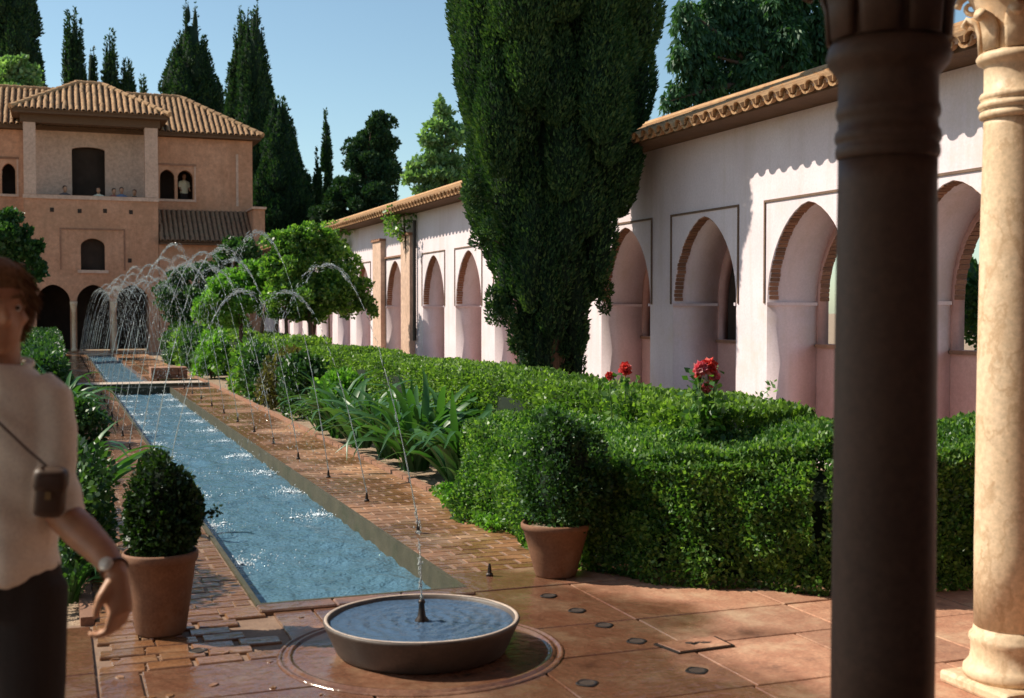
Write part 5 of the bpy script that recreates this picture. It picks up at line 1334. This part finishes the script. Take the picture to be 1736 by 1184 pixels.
    b.tube([(0, 0, .952), (0, -.004, 1.0), (0, -.004, 1.08), (0, 0, 1.2), (0, 0, 1.31), (0, 0, 1.385), (0, .006, 1.432), (0, .01, 1.462)], [(.158, .122), (.160, .124), (.158, .120), (.164, .123), (.165, .120), (.158, .110), (.120, .096), (.084, .084)], 22)
    for q in (-1, 1): b.tube([(q*.10, .005, 1.412), (q*.132, 0, 1.384), (q*.145, -.008, 1.30), (q*.155, -.02, 1.20), (q*.168, -.032, 1.105)], [.050, .060, .060, .058, .062], 16)
    sm_ = remesh(b, .0095, 'shirt', 3); nz1 = Noise3(9)
    co = np.array([v.co[:] for v in sm_.vertices]); nrm = np.array([v.normal[:] for v in sm_.vertices])
    fold = (.008*np.sin(co[:, 0]*46 + 6*np.sin(co[:, 2]*5) + 3*nz1(co*.4)) + .003*np.sin((co[:, 2]+co[:, 0]*.7)*70 + 4*nz1(co*.5))) * np.clip((1.36-co[:, 2])*4, 0, 1) + .007*nz1(co*np.array([2.2, 2.2, .7]))
    fold = np.where(co[:, 2] > 1.36, np.maximum(fold, 0), fold); co += nrm*fold[:, None]; sm_.vertices.foreach_set('co', co.astype(np.float32).ravel()); sm_.update()
    shirt = link('shirt', sm_, M['shirt'], man)
    b = MB(); pts = [(.084*math.cos(a), .008+.080*math.sin(a), 1.462 + .014*math.sin(a)) for a in np.linspace(0, 6.283, 25)]; b.tube(pts, [.009]*25, 8); b.build('collar', M['shirt'], shirt, True)
    # trousers, belt, shoes
    b = MB(); b.tube([(0, 0, .86), (0, 0, .94), (0, 0, 1.0)], [(.160, .116), (.158, .116), (.152, .110)], 18)
    for q in (-1, 1):
        sy = -.10 if q > 0 else .12
        b.tube([(q*.085, 0, .93), (q*.092, sy*.3, .70), (q*.094, sy*.5, .48), (q*.094, sy*.9, .28), (q*.094, sy, .075)], [.088, .084, .074, .070, .068], 14)
    link('trousers', remesh(b, .011, 'trousers', 3), M['trousers'], man)
    for q in (-1, 1):
        sy = -.10 if q > 0 else .12
        b = MB(); b.tube([(q*.092, sy+.055, .05), (q*.094, sy-.02, .052), (q*.098, sy-.11, .04), (q*.10, sy-.19, .03)], [(.036, .045), (.044, .048), (.047, .036), (.03, .02)], 14); b.build('shoe', M['leather'], man, True)
    # wrist watch
    b = MB(); wr = Vector((.342, -.161, .998)); ax = (Vector((.352, -.17, .990)) - Vector((.303, -.125, 1.03))).normalized(); s1 = ax.cross(Vector((0, 0, 1))).normalized(); s2 = ax.cross(s1)
    b.tube([wr + (s1*math.cos(a) + s2*math.sin(a))*.0315 for a in np.linspace(0, 6.283, 25)], [(.0025, .006)]*25, 6, cap=False); wt = b.build('watch', M['leather'], man, True)
    b = MB(); dv = (Vector((.15, -1, .1)) - ax*Vector((.15, -1, .1)).dot(ax)).normalized(); b.tube([wr + dv*.029, wr + dv*.037], [.017, .016], 16); b.build('watch_face', plain('watch_dial', (.8, .78, .7), .2), wt, True)
    # camera case hanging from a strap across the chest
    cs = empty('camera_case', (-.144, 3.208, 0), -YAW); tag(cs, 'dark leather camera case hanging on a strap across the cream shirt', 'camera case')
    b = MB(); b.box(-.036, .036, -.028, .028, -.062, .052); cm_ = bevel(b.mesh('case'), .020, 3); smooth(cm_); o = link('case', cm_, M['leather'], cs, (.186, -.136, 1.176)); o.rotation_euler = (.10, .10, .25)
    b = MB(); b.box(-.039, .039, -.031, .030, -.002, .056); fm = bevel(b.mesh('flap'), .018, 3); smooth(fm); fl = link('flap', fm, M['leather'], o)
    b = MB(); b.box(-.006, .006, -.036, -.031, -.012, .006); b.build('clasp', plain('worn_brass', (.35, .26, .12), .4, .8), o)
    b = MB(); b.tube([(.176, -.124, 1.232), (.135, -.134, 1.272), (.06, -.136, 1.345), (-.015, -.116, 1.415), (-.075, -.045, 1.464), (-.092, .04, 1.455), (-.06, .112, 1.38), (.03, .132, 1.27), (.10, .115, 1.22), (.150, .06, 1.21), (.178, -.05, 1.20), (.196, -.122, 1.222)], [(.009, .0028)]*12, 8); b.build('strap', M['leather'], cs, True)
build_man()

# visitors at the palace loggia and window, seen far off
def visitor(label, x, y, z, h, shirt_c, turn, hair_c=(.05, .03, .02)):
    root = empty('person', (x, y, z), turn); tag(root, label, 'person', 'visitors at the palace openings')
    k = h/1.72; b = MB(); S = lambda *p: tuple(c*k for c in p)
    def tb(pts, rr, n=10): b.tube([S(*p) for p in pts], [tuple(c*k for c in r) if isinstance(r, tuple) else r*k for r in rr], n)
    head(b, Vector(S(0, -.02, 1.49)), (0, -1, 0), 0, k)
    tb([(0, 0, 1.38), (0, 0, 1.55)], [.06, .052]); tb([(0, 0, .9), (0, 0, 1.15), (0, 0, 1.35), (0, 0, 1.45)], [(.16, .10), (.15, .1), (.17, .1), (.07, .06)], 14)
    for q in (-1, 1):
        tb([(q*.15, 0, 1.4), (q*.20, -.02, 1.15), (q*.19, -.18, 1.02)], [.048, .04, .03]); tb([(q*.19, -.18, 1.02), (q*.18, -.27, 1.03)], [.036, .026])
        tb([(q*.085, 0, .92), (q*.09, 0, .5), (q*.09, 0, .06)], [.085, .06, .042]); tb([(q*.09, .04, .04), (q*.1, -.14, .035)], [.038, .028])
    link('body', remesh(b, .018, 'body', 2), M['skin'], root)
    b = MB(); tb([(0, 0, .9), (0, 0, 1.15), (0, 0, 1.35), (0, 0, 1.43), (0, 0, 1.47)], [(.175, .115), (.165, .115), (.185, .115), (.12, .08), (.07, .065)], 14)
    for q in (-1, 1): tb([(q*.12, 0, 1.41), (q*.17, 0, 1.37), (q*.205, -.02, 1.17)], [.04, .06, .058])
    link('shirt', remesh(b, .02, 'shirt', 2), cloth('visitor_shirt', shirt_c), root)
    b = MB(); tb([(0, 0, .86), (0, 0, 1.0)], [(.17, .112), (.165, .11)])
    for q in (-1, 1): tb([(q*.085, 0, .92), (q*.09, 0, .5), (q*.09, 0, .06)], [.094, .074, .06])
    link('trousers', remesh(b, .02, 'trousers', 2), M['trousers'], root)
    b = MB(); tb([(0, .015, 1.59), (0, .0, 1.66), (0, 0, 1.715), (0, 0, 1.735)], [(.08, .095), (.086, .108), (.066, .085), (.02, .03)]); b.build('hair', cloth('visitor_hair', hair_c), root, True)
zf = zs - 1.32
for px_, h, sc_, t_, lb in ((110, 1.72, (.12, .10, .10), .3, 'person with dark hair alone on the loggia beside its door'), (167, 1.70, (.7, .66, .5), -.2, 'person in a pale shirt standing before the loggia door'), (193, 1.68, (.35, .12, .1), .2, 'first of three visitors to the side of the loggia door, in red'), (206, 1.73, (.16, .2, .3), 0, 'middle one of three visitors at the loggia parapet, in blue'), (228, 1.66, (.1, .09, .08), -.3, 'visitor in black at the loggia parapet nearest the pillar')):
    v = on_y(px_, 325, 49.62); visitor(lb, v.x, 49.62, zf, h, sc_, t_)
v = on_y(312, 325, YM+.75); b = MB(); b.box(tw[0]-.2, tw[3]+.2, YM+.402, YM+1.19, tz0-.72, tz0-.60); b.build('room_floor', M['wood'], pav)
visitor('person in a light shirt looking out of the twin arched window', v.x, YM+.75, tz0-.6, 1.70, (.75, .7, .5), .2)
